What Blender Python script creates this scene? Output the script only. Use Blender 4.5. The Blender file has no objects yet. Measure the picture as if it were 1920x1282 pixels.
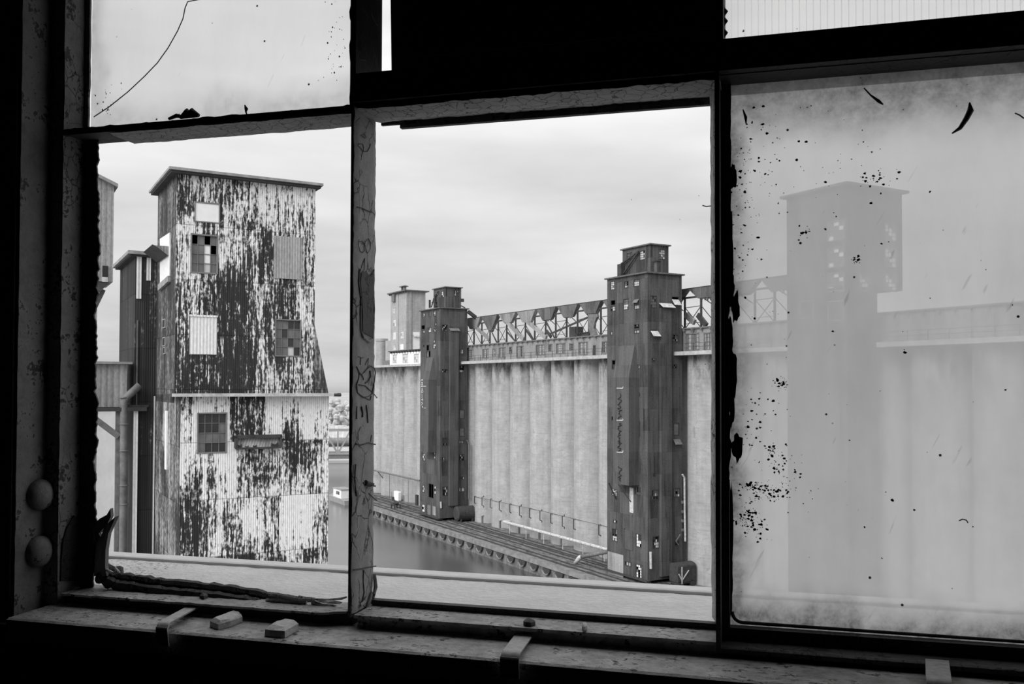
import bpy, random
from math import *
from mathutils import Vector, Matrix, noise as mnoise

SC = bpy.context.scene
COL = SC.collection
rnd = random.Random(7)

# ------------------------------------------------------------------ camera
F = 1732.0; SHIFT = 40.0; PITCH = atan(40 / 1732); ROLL = radians(0.15); YAW = radians(15.4)
EYE = Vector((0, 0, 30))
_fw = Vector((-sin(YAW) * cos(PITCH), cos(YAW) * cos(PITCH), sin(PITCH)))
_r0 = Vector((cos(YAW), sin(YAW), 0)); _u0 = _r0.cross(_fw)
_rt = cos(ROLL) * _r0 + sin(ROLL) * _u0; _up = -sin(ROLL) * _r0 + cos(ROLL) * _u0
cam_d = bpy.data.cameras.new('camera'); cam = bpy.data.objects.new('camera', cam_d); COL.objects.link(cam)
M3 = Matrix((_rt, _up, -_fw)).transposed()
cam.matrix_world = Matrix.Translation(EYE) @ M3.to_4x4()
cam_d.sensor_width = 36; cam_d.lens = F / 1920 * 36; cam_d.shift_y = SHIFT / 1920
cam_d.clip_start = 0.02; cam_d.clip_end = 5000
SC.camera = cam
# ------------------------------------------------------------------ colour management
SC.view_settings.view_transform = 'Standard'; SC.view_settings.look = 'None'
SC.view_settings.exposure = 0.12; SC.view_settings.gamma = 1; SC.view_settings.use_curve_mapping = False


class NT:
    """small node-graph helper"""
    def __init__(s, tree):
        s.t = tree; s.t.nodes.clear()
    def n(s, typ, **kw):
        nd = s.t.nodes.new(typ)
        for k, v in kw.items(): setattr(nd, k, v)
        return nd
    def put(s, sock, v):
        if isinstance(v, bpy.types.NodeSocket): s.t.links.new(v, sock)
        elif v is not None:
            try: sock.default_value = v
            except Exception: sock.default_value = (v, v, v, 1)
    def m(s, op, a, b=None, c=None, clamp=False):
        nd = s.n('ShaderNodeMath', operation=op, use_clamp=clamp)
        for i, v in enumerate((a, b, c)):
            if v is not None: s.put(nd.inputs[i], v)
        return nd.outputs[0]
    def xyz(s, v):
        nd = s.n('ShaderNodeSeparateXYZ'); s.put(nd.inputs[0], v); return nd.outputs
    def vec(s, x, y, z=0.0):
        nd = s.n('ShaderNodeCombineXYZ')
        for i, v in enumerate((x, y, z)): s.put(nd.inputs[i], v)
        return nd.outputs[0]
    def noise(s, v, scale, detail=3, rough=.55):
        nd = s.n('ShaderNodeTexNoise'); s.put(nd.inputs['Vector'], v)
        nd.inputs['Scale'].default_value = scale; nd.inputs['Detail'].default_value = detail
        nd.inputs['Roughness'].default_value = rough
        return nd.outputs[0]
    def edge(s, v, scale, rand=1.0):
        nd = s.n('ShaderNodeTexVoronoi', feature='DISTANCE_TO_EDGE'); s.put(nd.inputs['Vector'], v)
        nd.inputs['Scale'].default_value = scale; nd.inputs['Randomness'].default_value = rand
        return nd.outputs['Distance']
    def dots(s, v, scale):
        nd = s.n('ShaderNodeTexVoronoi', feature='F1'); s.put(nd.inputs['Vector'], v)
        nd.inputs['Scale'].default_value = scale
        return nd.outputs['Distance']
    def white(s, v):
        nd = s.n('ShaderNodeTexWhiteNoise', noise_dimensions='3D'); s.put(nd.inputs['Vector'], v); return nd.outputs['Value']
    def rng(s, v, a, b, c=0.0, d=1.0, smooth=False):
        nd = s.n('ShaderNodeMapRange', interpolation_type='SMOOTHSTEP' if smooth else 'LINEAR')
        for i, x in enumerate((v, a, b, c, d)): s.put(nd.inputs[i], x)
        return nd.outputs[0]
    def mix(s, f, a, b):
        nd = s.n('ShaderNodeMix', data_type='FLOAT'); s.put(nd.inputs[0], f); s.put(nd.inputs[2], a); s.put(nd.inputs[3], b)
        return nd.outputs[0]
    def obj(s):
        return s.n('ShaderNodeTexCoord').outputs['Object']
    def bump(s, h, strength=.5, dist=.01):
        nd = s.n('ShaderNodeBump'); s.put(nd.inputs['Height'], h)
        nd.inputs['Strength'].default_value = strength; nd.inputs['Distance'].default_value = dist
        return nd.outputs[0]
    def pbr(s, col, rough=.8, normal=None, spec=.3, metal=0.0, ior=None):
        nd = s.n('ShaderNodeBsdfPrincipled')
        c = s.n('ShaderNodeCombineColor')
        for i in range(3): s.put(c.inputs[i], col)
        s.t.links.new(c.outputs[0], nd.inputs['Base Color'])
        s.put(nd.inputs['Roughness'], rough); s.put(nd.inputs['Metallic'], metal)
        nd.inputs['Specular IOR Level'].default_value = spec
        if ior: nd.inputs['IOR'].default_value = ior
        if normal is not None: s.t.links.new(normal, nd.inputs['Normal'])
        return nd.outputs[0]
    def out(s, sh):
        o = s.n('ShaderNodeOutputMaterial'); s.t.links.new(sh, o.inputs['Surface'])


# ------------------------------------------------------------------ overcast sky
W = bpy.data.worlds.new('overcast_sky'); SC.world = W; W.use_nodes = True
k = NT(W.node_tree)
d = k.n('ShaderNodeTexCoord').outputs['Generated']
x, y, z = k.xyz(d)
zc = k.m('MAXIMUM', z, 0.0)
grad = k.m('MULTIPLY_ADD', zc, 0.90, 0.54)
inv = k.m('DIVIDE', 1.0, k.m('ADD', zc, 0.12))
cl = k.noise(k.vec(k.m('MULTIPLY', x, inv), k.m('MULTIPLY', k.m('MULTIPLY', y, inv), 1.0), 3.3), 0.8, 5, .55)
cl2 = k.noise(k.vec(k.m('MULTIPLY', x, 2.2), k.m('MULTIPLY', y, 2.2), k.m('MULTIPLY', z, 16)), 1.3, 3, .5)
mod = k.m('ADD', k.rng(cl, .3, .7, .86, 1.12), k.rng(cl2, .3, .7, -.08, .1))
sky = k.m('MULTIPLY', grad, mod)
sky = k.mix(k.rng(z, -0.02, -.001), 0.30, sky)
bg = k.n('ShaderNodeBackground')
k.put(bg.inputs['Color'], k.vec(sky, sky, sky)); bg.inputs['Strength'].default_value = 1.0
o = k.n('ShaderNodeOutputWorld'); k.t.links.new(bg.outputs[0], o.inputs['Surface'])

# hazy sun behind the viewer, spread wide by the cloud
sl = bpy.data.lights.new('hazy_sun', 'SUN'); sl.energy = 2.5; sl.angle = radians(40)
so = bpy.data.objects.new('hazy_sun', sl); COL.objects.link(so)
so.location = (-10, -60, 90)
so.rotation_euler = Vector((-.37, -.72, .58)).to_track_quat('Z', 'Y').to_euler()


# ------------------------------------------------------------------ geometry helpers
def ray(px, py):
    return _fw + _rt * ((px - 960) / F) + _up * ((641 - py + SHIFT) / F)
def on_y(px, py, y):
    d = ray(px, py); return EYE + d * (y / d.y)
def on_x(px, py, x):
    d = ray(px, py); return EYE + d * (x / d.x)
def on_z(px, py, z):
    d = ray(px, py); return EYE + d * ((z - EYE.z) / d.z)
def on_pl(px, py, n, c):
    d = ray(px, py); return EYE + d * ((c - EYE.dot(n)) / d.dot(n))

# directions of the grain complex: S runs up river along the silo row, D runs away from the water
AA = radians(29.5) + YAW
S = Vector((-sin(AA), cos(AA), 0)); D = Vector((cos(AA), sin(AA), 0))
RZ = AA - pi / 2            # local x = -S, local y = D
def SD(s, d, z=0): return S * s + D * d + Vector((0, 0, z))


class MB:
    def __init__(s): s.v = []; s.f = []; s.mi = []
    def face(s, pts, m=0):
        b = len(s.v); s.v += [tuple(p) for p in pts]; s.f.append(tuple(range(b, b + len(pts)))); s.mi.append(m)
    def add(s, vs, fs, m=0):
        b = len(s.v); s.v += [tuple(p) for p in vs]
        for f in fs: s.f.append(tuple(i + b for i in f)); s.mi.append(m)
    def box(s, x0, x1, y0, y1, z0, z1, m=0):
        if x0 > x1: x0, x1 = x1, x0
        if y0 > y1: y0, y1 = y1, y0
        if z0 > z1: z0, z1 = z1, z0
        s.hexa([(x0, y0, z0), (x1, y0, z0), (x1, y1, z0), (x0, y1, z0), (x0, y0, z1), (x1, y0, z1), (x1, y1, z1), (x0, y1, z1)], m)
    def hexa(s, p, m=0):
        s.add(p, [(3, 2, 1, 0), (4, 5, 6, 7), (0, 1, 5, 4), (1, 2, 6, 5), (2, 3, 7, 6), (3, 0, 4, 7)], m)
    def bar(s, p, q, w, h=None, m=0, up=(0, 0, 1)):
        p = Vector(p); q = Vector(q); h = h or w; t = (q - p).normalized(); u = Vector(up)
        if abs(t.dot(u)) > .95: u = Vector((1, 0, 0))
        a = t.cross(u).normalized(); b = a.cross(t).normalized(); a *= w / 2; b *= h / 2
        s.hexa([p - a - b, p + a - b, q + a - b, q - a - b, p - a + b, p + a + b, q + a + b, q - a + b], m)
    def tube(s, pts, r, n=8, m=0, caps=True):
        pts = [Vector(p) for p in pts]; rr = r if isinstance(r, (list, tuple)) else [r] * len(pts)
        rings = []; a = None
        for i, p in enumerate(pts):
            t = (pts[min(i + 1, len(pts) - 1)] - pts[max(i - 1, 0)]).normalized()
            if a is None:
                a = t.orthogonal().normalized()
            a = (a - t * a.dot(t)).normalized(); b = t.cross(a)
            rings.append([p + (a * cos(2 * pi * j / n) + b * sin(2 * pi * j / n)) * rr[i] for j in range(n)])
        vs = [v for R in rings for v in R]; fs = []
        for i in range(len(pts) - 1):
            for j in range(n):
                fs.append((i * n + j, i * n + (j + 1) % n, (i + 1) * n + (j + 1) % n, (i + 1) * n + j))
        if caps:
            fs.append(tuple(range(n - 1, -1, -1))); fs.append(tuple(range((len(pts) - 1) * n, len(pts) * n)))
        s.add(vs, fs, m)
    def prism(s, poly, vec, m=0):
        n = len(poly); vec = Vector(vec); p = [Vector(q) for q in poly]
        s.add(p + [q + vec for q in p], [tuple(range(n - 1, -1, -1)), tuple(range(n, 2 * n))] +
              [(i, (i + 1) % n, (i + 1) % n + n, i + n) for i in range(n)], m)
    def lathe(s, prof, c, n=32, m=0, ax=None):
        """prof = [(r, h)], about +z (or the frame ax = (a, b, t)) at c"""
        a, b, t = ax or (Vector((1, 0, 0)), Vector((0, 1, 0)), Vector((0, 0, 1))); c = Vector(c)
        vs = []; fs = []
        for r, h in prof:
            vs += [c + (a * cos(2 * pi * j / n) + b * sin(2 * pi * j / n)) * r + t * h for j in range(n)]
        for i in range(len(prof) - 1):
            for j in range(n):
                fs.append((i * n + j, i * n + (j + 1) % n, (i + 1) * n + (j + 1) % n, (i + 1) * n + j))
        fs.append(tuple(range(n - 1, -1, -1))); fs.append(tuple(range((len(prof) - 1) * n, len(prof) * n)))
        s.add(vs, fs, m)
    def holed(s, fn, u0, u1, v0, v1, holes, m=0):
        """sheet wall in (u, v) with rectangular holes; fn maps (u, v) to 3-D"""
        us = sorted({u0, u1} | {min(max(h[i], u0), u1) for h in holes for i in (0, 1)})
        vs = sorted({v0, v1} | {min(max(h[i], v0), v1) for h in holes for i in (2, 3)})
        for i in range(len(us) - 1):
            for j in range(len(vs) - 1):
                cu = (us[i] + us[i + 1]) / 2; cv = (vs[j] + vs[j + 1]) / 2
                if us[i + 1] - us[i] < 1e-5 or vs[j + 1] - vs[j] < 1e-5: continue
                if any(h[0] < cu < h[1] and h[2] < cv < h[3] for h in holes): continue
                s.face([fn(us[i], vs[j]), fn(us[i + 1], vs[j]), fn(us[i + 1], vs[j + 1]), fn(us[i], vs[j + 1])], m)
    def build(s, name, mats, parent=None, smooth=False, label=None, bevel=0, loc=None):
        me = bpy.data.meshes.new(name); me.from_pydata(s.v, [], s.f)
        if not isinstance(mats, (list, tuple)): mats = [mats]
        for q in mats: me.materials.append(q)
        me.polygons.foreach_set('material_index', s.mi)
        if smooth: me.polygons.foreach_set('use_smooth', [True] * len(s.f))
        me.update()
        ob = bpy.data.objects.new(name, me); COL.objects.link(ob)
        if parent is not None: ob.parent = parent
        if label: ob['label'] = label
        if loc is not None: ob.location = loc
        if bevel:
            md = ob.modifiers.new('bevel', 'BEVEL'); md.width = bevel; md.segments = 2; md.limit_method = 'ANGLE'
        return ob


def thing(name, label, cat, loc=(0, 0, 0), rz=0, group=None):
    ob = bpy.data.objects.new(name, None); COL.objects.link(ob); ob.location = loc; ob.rotation_euler = (0, 0, rz)
    ob.empty_display_size = .2
    ob['label'] = label; ob['category'] = cat
    if group: ob['group'] = group
    return ob
def tag(ob, label, cat, group=None, kind=None):
    ob['label'] = label; ob['category'] = cat
    if group: ob['group'] = group
    if kind: ob['kind'] = kind
    return ob
def struct(ob, label, cat): return tag(ob, label, cat, None, 'structure')
def recentre(ob):
    """move the origin of a one-mesh thing to the middle of its foot"""
    vs = [v.co.copy() for v in ob.data.vertices]
    c = Vector(((min(v.x for v in vs) + max(v.x for v in vs)) / 2, (min(v.y for v in vs) + max(v.y for v in vs)) / 2, min(v.z for v in vs)))
    ob.data.transform(Matrix.Translation(-c)); ob.location = c
    return ob
def fbm(p, sc=1.0): return mnoise.fractal(Vector(p) * sc, 1.0, 2.0, 4)


# ------------------------------------------------------------------ materials
MATS = {}
def new_mat(name):
    m = bpy.data.materials.new(name); m.use_nodes = True; return m, NT(m.node_tree)

def plain(name, c, rough=.8, var=.25, sc=3.0, spec=.2, bump=0, bd=.01, stretch=1.0):
    m, k = new_mat(name); x, y, z = k.xyz(k.obj())
    n = k.noise(k.vec(x, y, k.m('MULTIPLY', z, stretch)), sc, 4, .6)
    col = k.rng(n, .25, .75, c * (1 - var), c * (1 + var))
    nm = k.bump(n, bump, bd) if bump else None
    k.out(k.pbr(col, rough, nm, spec)); return m

def sheet(name, dark, light, cover, streak=(5.0, .28), shw=.8, shh=2.7, corr=.09, z0=0, z1=1, zadd=0.0, soft=.06, sheetamp=.16, seam=.5, ribamp=0.0, sheetdk=.22):
    """corrugated sheet iron, flaking paint in vertical streaks, sheet by sheet"""
    m, k = new_mat(name); x, y, z = k.xyz(k.obj())
    h = k.m('ADD', x, y)
    st = k.noise(k.vec(k.m('MULTIPLY', h, streak[0]), k.m('MULTIPLY', z, streak[1]), 1.7), 1.0, 6, .66)
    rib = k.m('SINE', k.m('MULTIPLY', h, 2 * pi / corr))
    fine = k.noise(k.vec(k.m('MULTIPLY', k.m('FLOOR', k.m('DIVIDE', h, corr * .5)), 1.37), k.m('MULTIPLY', z, 1.1), 6.2), 1.0, 5, .7)
    pa = k.noise(k.vec(k.m('MULTIPLY', h, .55), k.m('MULTIPLY', z, .32), 4.1), 1.0, 3, .5)
    sp = k.noise(k.vec(k.m('MULTIPLY', h, 9.0), k.m('MULTIPLY', z, 4.0), 9.1), 1.0, 3, .6)
    row = k.m('FLOOR', k.m('DIVIDE', z, shh))
    sh = k.white(k.vec(k.m('FLOOR', k.m('DIVIDE', k.m('ADD', h, k.m('MULTIPLY', row, .37)), shw)), row, 2.0))
    v = k.m('ADD', k.m('MULTIPLY', st, .5), k.m('ADD', k.m('MULTIPLY', pa, .38), k.m('MULTIPLY', sp, .32)))
    v = k.m('ADD', v, k.m('MULTIPLY', k.m('SUBTRACT', fine, .5), ribamp))
    v = k.m('ADD', v, k.rng(sh, 0, 1, -sheetamp / 2, sheetamp / 2))
    v = k.m('ADD', v, k.rng(z, z0, z1, 0, zadd))
    msk = k.rng(v, .6 - cover - soft, .6 - cover + soft, 0, 1, True)
    lt = k.m('MULTIPLY', light, k.rng(sp, .2, .8, .8, 1.12))
    dk = k.m('MULTIPLY', dark, k.m('ADD', k.rng(st, .25, .75, .55, 1.3), k.rng(sh, 0, 1, -sheetdk, sheetdk)))
    col = k.mix(msk, dk, lt)
    fr = k.m('FRACT', k.m('DIVIDE', z, shh))
    col = k.m('MULTIPLY', col, k.rng(fr, .006, .022, seam, 1))
    col = k.m('MULTIPLY', col, k.rng(rib, -1, -.2, .72, 1))  # rib troughs darkened in the colour as shade, on top of the bump
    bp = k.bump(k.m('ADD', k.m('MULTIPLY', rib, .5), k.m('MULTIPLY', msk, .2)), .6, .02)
    k.out(k.pbr(col, .75, bp, .15)); return m

def concrete(name, c, stain=.5, ztop=35.0, light=1.0):
    m, k = new_mat(name); p = k.obj(); x, y, z = k.xyz(p)
    h = k.m('SUBTRACT', x, k.m('MULTIPLY', y, .6))
    v1 = k.noise(k.vec(k.m('MULTIPLY', x, 1.6), k.m('MULTIPLY', y, 1.6), k.m('MULTIPLY', z, .06)), 1.0, 4, .6)
    v2 = k.noise(k.vec(k.m('MULTIPLY', x, .5), k.m('MULTIPLY', y, .5), k.m('MULTIPLY', z, .35)), 1.0, 5, .65)
    v3 = k.noise(k.vec(k.m('MULTIPLY', x, .5), k.m('MULTIPLY', y, .5), k.m('MULTIPLY', z, 3.0)), 1.0, 4, .7)
    col = k.m('MULTIPLY', c, k.m('ADD', k.rng(v1, .25, .75, .86, 1.08), k.m('ADD', k.rng(v2, .25, .75, -.2, .2), k.rng(v3, .3, .7, -.08, .09))))
    fr = k.m('FRACT', k.m('DIVIDE', z, 4.1))
    col = k.m('MULTIPLY', col, k.rng(k.m('ADD', fr, k.m('MULTIPLY', v3, .05)), .028, .05, .86, 1))
    ck = k.edge(k.vec(k.m('ADD', k.m('MULTIPLY', x, .55), k.m('MULTIPLY', v2, 1.2)), k.m('MULTIPLY', y, .55), k.m('ADD', k.m('MULTIPLY', z, .9), k.m('MULTIPLY', v1, 1.0))), .9)
    col = k.m('MULTIPLY', col, k.mix(k.rng(v2, .46, .58), 1.0, k.rng(ck, .0, .03, .68, 1)))
    # soot washed down from the ledge
    s1 = k.noise(k.vec(k.m('MULTIPLY', x, .45), k.m('MULTIPLY', y, .45), k.m('MULTIPLY', z, .16)), 1.0, 5, .7)
    sm = k.m('MULTIPLY', k.rng(z, ztop - 6.5, ztop - .5, 0, 1), k.rng(s1, .47, .6, 0, stain))
    col = k.m('MULTIPLY', col, k.m('SUBTRACT', 1.0, sm))
    k.out(k.pbr(col, .9, k.bump(v3, .3, .05), .1)); return m

def paint(name, c, crack=.25, csc=55.0, var=.3, flake=0.0, dark=.02, rough=.65, bump=.5):
    """old oil paint on steel: craquelure, dents, bare flakes"""
    m, k = new_mat(name); p = k.obj(); x, y, z = k.xyz(p)
    n = k.noise(p, 26, 5, .62); n2 = k.noise(p, 160, 4, .6); n3 = k.noise(p, 9, 3, .5)
    warp = k.vec(k.m('ADD', x, k.m('MULTIPLY', n, .03)), k.m('ADD', y, k.m('MULTIPLY', n3, .03)), k.m('MULTIPLY', k.m('ADD', z, k.m('MULTIPLY', n, .02)), .75))
    ck = k.edge(warp, csc)
    where = k.rng(k.noise(p, 17, 3, .5), .5 - crack * .6, .62 - crack * .6) if crack > 0 else 0.0
    ckm = k.m('MULTIPLY', where, k.rng(ck, .0, .035, 1, 0))
    col = k.m('MULTIPLY', c, k.m('ADD', k.rng(n, .25, .75, 1 - var, 1 + var), k.rng(n2, .3, .7, -.12, .12)))
    col = k.mix(ckm, col, dark)
    if flake:
        fm = k.rng(k.m('ADD', k.m('MULTIPLY', n, .6), k.m('MULTIPLY', n2, .4)), .5 + .12 - flake, .53 + .12 - flake)
        col = k.mix(fm, col, dark)
    hgt = k.m('SUBTRACT', k.m('ADD', n3, k.m('MULTIPLY', n2, .25)), ckm)
    k.out(k.pbr(col, rough, k.bump(hgt, bump, .004), .35)); return m

def dirty_pane(name, trans, albedo, speck, zlo, zhi, x0, grime=1.0, ribs=0, dcol=.012):
    """translucent sheet, partly see-through, with black grime of its own"""
    m, k = new_mat(name); p = k.obj(); x, y, z = k.xyz(p)
    n = k.noise(k.vec(k.m('MULTIPLY', x, 1.2), 0.0, k.m('MULTIPLY', z, .35)), 12, 4, .6)
    nb = k.noise(p, 5, 4, .6)
    n1 = k.noise(p, 70, 5, .7); n2 = k.noise(p, 15, 3, .55)
    # distance from the frame edges
    ex = k.m('SUBTRACT', x, x0); et = k.m('SUBTRACT', zhi, z); eb = k.m('SUBTRACT', z, zlo)
    wob = k.m('MULTIPLY', k.m('SUBTRACT', n2, .5), .05)
    gr_t = k.rng(k.m('ADD', et, wob), .005, .085, 1, 0, True)
    gr_b = k.rng(k.m('ADD', eb, wob), .0, .06, 1, 0, True)
    gr_x = k.rng(k.m('ADD', ex, wob), .0, .035, .9, 0, True)
    g = k.m('MAXIMUM', k.m('MULTIPLY', gr_t, .75), k.m('MAXIMUM', gr_b, gr_x))
    g = k.m('MULTIPLY', g, k.m('MULTIPLY', grime, k.rng(n1, .25, .7, .45, 1.0)))
    # specks: denser towards the left edge, in clumps
    near = k.rng(ex, .0, .19, 1.0, .12)
    clump = k.m('MULTIPLY', k.rng(k.noise(p, 23, 4, .65), .5, .68), near)
    sp = k.rng(k.m('ADD', n1, k.m('MULTIPLY', clump, .17)), .735 - speck, .75 - speck)
    dd = k.dots(p, 55); keep = k.rng(k.noise(p, 31, 1, .5), .58, .6)
    sp = k.m('MAXIMUM', sp, k.m('MULTIPLY', keep, k.rng(dd, .07, .11, 1, 0)))
    # scratches
    sc = k.noise(k.vec(k.m('ADD', k.m('MULTIPLY', x, 90), k.m('MULTIPLY', z, -45)), 0.0, k.m('ADD', k.m('MULTIPLY', z, 16), k.m('MULTIPLY', x, 8))), 1.0, 2, .5)
    scm = k.rng(sc, .69, .74, 0, .25)
    alb = k.m('MULTIPLY', albedo, k.m('ADD', k.rng(n, .25, .75, .9, 1.07), k.rng(nb, .3, .7, -.07, .07)))
    alb = k.m('MULTIPLY', alb, k.m('SUBTRACT', 1.0, scm))
    if ribs:
        fr = k.m('FRACT', k.m('DIVIDE', x, ribs))
        alb = k.m('MULTIPLY', alb, k.rng(k.m('ABSOLUTE', k.m('SUBTRACT', fr, .5)), .38, .5, 1, .3))
    col = k.mix(sp, k.m('MULTIPLY', alb, k.m('SUBTRACT', 1.0, k.m('MULTIPLY', g, .93))), dcol)
    tr = k.m('MULTIPLY', trans, k.m('MULTIPLY', k.m('SUBTRACT', 1.0, sp), k.m('SUBTRACT', 1.0, g)))
    cc = k.vec(col, col, col)
    t = k.n('ShaderNodeBsdfTranslucent'); k.put(t.inputs['Color'], cc)
    df = k.n('ShaderNodeBsdfDiffuse'); k.put(df.inputs['Color'], cc)
    a = k.n('ShaderNodeMixShader'); a.inputs[0].default_value = .12
    k.t.links.new(t.outputs[0], a.inputs[1]); k.t.links.new(df.outputs[0], a.inputs[2])
    tp = k.n('ShaderNodeBsdfTransparent')
    b = k.n('ShaderNodeMixShader'); k.put(b.inputs[0], tr)
    k.t.links.new(a.outputs[0], b.inputs[1]); k.t.links.new(tp.outputs[0], b.inputs[2])
    k.out(b.outputs[0]); return m

def sill_mat(name, c):
    m, k = new_mat(name); p = k.obj(); x, y, z = k.xyz(p)
    n = k.noise(p, 60, 5, .65); n2 = k.noise(p, 22, 3, .55)
    q = k.vec(x, k.m('MULTIPLY', y, 1.6), z)
    pit = k.rng(k.noise(q, 110, 4, .65), .56, .6); where = k.rng(n2, .46, .56)
    col = k.m('MULTIPLY', c, k.m('ADD', k.rng(n, .25, .75, .6, 1.35), k.rng(n2, .3, .7, -.2, .2)))
    col = k.mix(k.m('MULTIPLY', pit, where), col, .012)
    crumb = k.rng(k.noise(p, 190, 2, .5), .72, .76)
    col = k.mix(k.m('MULTIPLY', crumb, .7), col, .5)
    k.out(k.pbr(col, .6, k.bump(k.m('SUBTRACT', n, pit), .5, .004), .4)); return m

def ledge_mat(name, c):
    m, k = new_mat(name); p = k.obj(); x, y, z = k.xyz(p)
    n = k.noise(k.vec(x, k.m('MULTIPLY', y, 1.5), z), 95, 4, .55); n2 = k.noise(p, 14, 4, .6)
    left = k.rng(x, -.52, -.66)
    spots = k.rng(k.noise(k.vec(x, k.m('MULTIPLY', y, .8), z), 150, 4, .7), .53, .6)
    where = k.m('MULTIPLY', left, k.rng(k.noise(p, 11, 3, .5), .42, .56))
    col = k.m('MULTIPLY', c, k.m('ADD', k.rng(n, .3, .7, .93, 1.05), k.rng(n2, .3, .7, -.08, .06)))
    col = k.mix(k.m('MULTIPLY', k.m('MULTIPLY', spots, where), .7), col, .06)
    k.out(k.pbr(col, .8, k.bump(n, .45, .006), .2)); return m

def water_mat():
    m, k = new_mat('river_water'); p = k.obj()
    n = k.noise(p, .09, 3, .5)
    k.out(k.pbr(k.rng(n, .3, .7, .06, .08), .22, k.bump(k.noise(p, .25, 3, .5), .05, .3), .5, ior=3.0)); return m

def deck_mat():
    m, k = new_mat('quay_gravel'); p = k.obj(); x, y, z = k.xyz(p)
    n = k.noise(k.vec(k.m('MULTIPLY', x, .35), k.m('MULTIPLY', y, 1.3), 0), 1.0, 6, .7); n2 = k.noise(p, 1.2, 5, .7)
    col = k.rng(k.m('ADD', k.m('MULTIPLY', n, .6), k.m('MULTIPLY', n2, .4)), .38, .64, .04, .28)
    k.out(k.pbr(col, .95, None, .1)); return m

# ------------------------------------------------------------------ material set
M = dict(
    black_steel=paint('black_and_shaded_steel', .035, .1, 40, .35, .05, .008),  # black frame steel; on the upper mullion it stands for shade
    wall=plain('near_black_wall', .02, .9, .3, 6),  # near-black base colour for the room shell
    column=paint('grey_column_paint', .16, .0, 40, .45, .06, .03, .6, 1.0),
    jamb=paint('worn_jamb_paint', .19, .05, 50, .45, .08, .03),
    frame=paint('dark_frame_steel', .06, .1, 50, .5, .06, .01),
    reveal=paint('cracked_grey_paint', .30, .06, 34, .18, .0, .02),
    lintel=paint('crazed_lintel_paint', .34, .55, 62, .2, .0, .015),
    putty=paint('old_putty', .55, .15, 70, .25, .04, .03),
    darkputty=paint('blackened_putty', .05, .2, 60, .5, .08, .006),
    rust=paint('black_rust', .03, .3, 80, .6, .1, .004),
    sill=sill_mat('pitted_sill', .42), sillbar=sill_mat('pitted_bar', .36),
    ledge=ledge_mat('stucco_ledge', .78), rim=plain('ledge_rim', .80, .8, .1, 30),
    strap=plain('galvanised_strap', .36, .5, .35, 120, .5, .3, .002),
    chip=plain('pale_stone', .62, .8, .25, 160, .2, .6, .003),
    pebble=plain('dark_pebble', .08, .8, .4, 200, .2, .4, .002),
    shard=plain('splintered_wood', .15, .9, .8, 40, .1, .6, .004, .3),
    wire=plain('grey_wire', .16, .5, .2, 50),
    rib=plain('black_boards', .012, .9, .4, 8, .1, .4, .004),
)
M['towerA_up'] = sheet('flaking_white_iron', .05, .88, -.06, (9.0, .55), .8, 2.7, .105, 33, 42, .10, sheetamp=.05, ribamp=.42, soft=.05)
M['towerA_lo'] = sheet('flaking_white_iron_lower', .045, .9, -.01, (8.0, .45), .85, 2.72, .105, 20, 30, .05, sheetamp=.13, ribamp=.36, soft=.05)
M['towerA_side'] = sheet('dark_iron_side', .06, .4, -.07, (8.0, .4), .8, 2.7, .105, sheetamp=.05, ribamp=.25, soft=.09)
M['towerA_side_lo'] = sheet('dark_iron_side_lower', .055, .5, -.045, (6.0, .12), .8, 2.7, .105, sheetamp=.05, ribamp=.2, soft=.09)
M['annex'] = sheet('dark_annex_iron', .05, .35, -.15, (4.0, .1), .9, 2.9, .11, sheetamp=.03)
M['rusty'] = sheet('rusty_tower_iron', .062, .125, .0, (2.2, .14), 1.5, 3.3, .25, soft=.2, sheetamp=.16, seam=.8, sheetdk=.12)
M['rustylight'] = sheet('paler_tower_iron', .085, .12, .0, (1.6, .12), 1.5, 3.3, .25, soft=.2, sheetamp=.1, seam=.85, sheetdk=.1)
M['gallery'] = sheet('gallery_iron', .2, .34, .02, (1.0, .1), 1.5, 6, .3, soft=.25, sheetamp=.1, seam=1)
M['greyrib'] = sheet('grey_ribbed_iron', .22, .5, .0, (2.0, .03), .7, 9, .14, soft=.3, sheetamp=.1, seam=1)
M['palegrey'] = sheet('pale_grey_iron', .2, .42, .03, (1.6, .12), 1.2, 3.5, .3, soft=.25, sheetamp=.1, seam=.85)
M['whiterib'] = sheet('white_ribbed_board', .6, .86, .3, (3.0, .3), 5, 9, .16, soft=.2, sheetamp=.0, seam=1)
M['white'] = plain('white_board', .85, .8, .06, 2)
M['concrete'] = concrete('silo_concrete', .37, .8)
M['whitecon'] = concrete('far_tower_concrete', .36, .0, 60)
M['palecon'] = plain('pale_concrete', .88, .9, .1, .6, .1)
M['ledgecon'] = plain('ledge_concrete', .42, .9, .25, 1.5, .1)
M['roofdark'] = plain('tar_roof', .07, .9, .3, 1.0, .1)
M['rooflight'] = plain('weathered_eave', .3, .9, .4, 2.0, .1)
M['iron'] = plain('dark_iron', .05, .7, .4, 2, .3)
M['ironmid'] = plain('grey_iron', .16, .7, .4, 2, .3)
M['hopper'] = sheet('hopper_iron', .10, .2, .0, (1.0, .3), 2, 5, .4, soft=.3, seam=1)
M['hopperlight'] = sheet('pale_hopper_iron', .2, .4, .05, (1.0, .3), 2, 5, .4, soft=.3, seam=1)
M['glassdark'] = plain('dark_glass', .03, .25, .3, 2, .6)
M['glassgrey'] = plain('grey_glass', .15, .35, .35, 1.2, .5)
M['glasslight'] = plain('whitened_glass', .6, .5, .2, 1.2, .4)
M['sash'] = plain('sash_paint', .2, .8, .2, 2)
M['pipelight'] = plain('pale_pipe', .5, .7, .4, 3)
M['water'] = water_mat(); M['deck'] = deck_mat()
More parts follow.
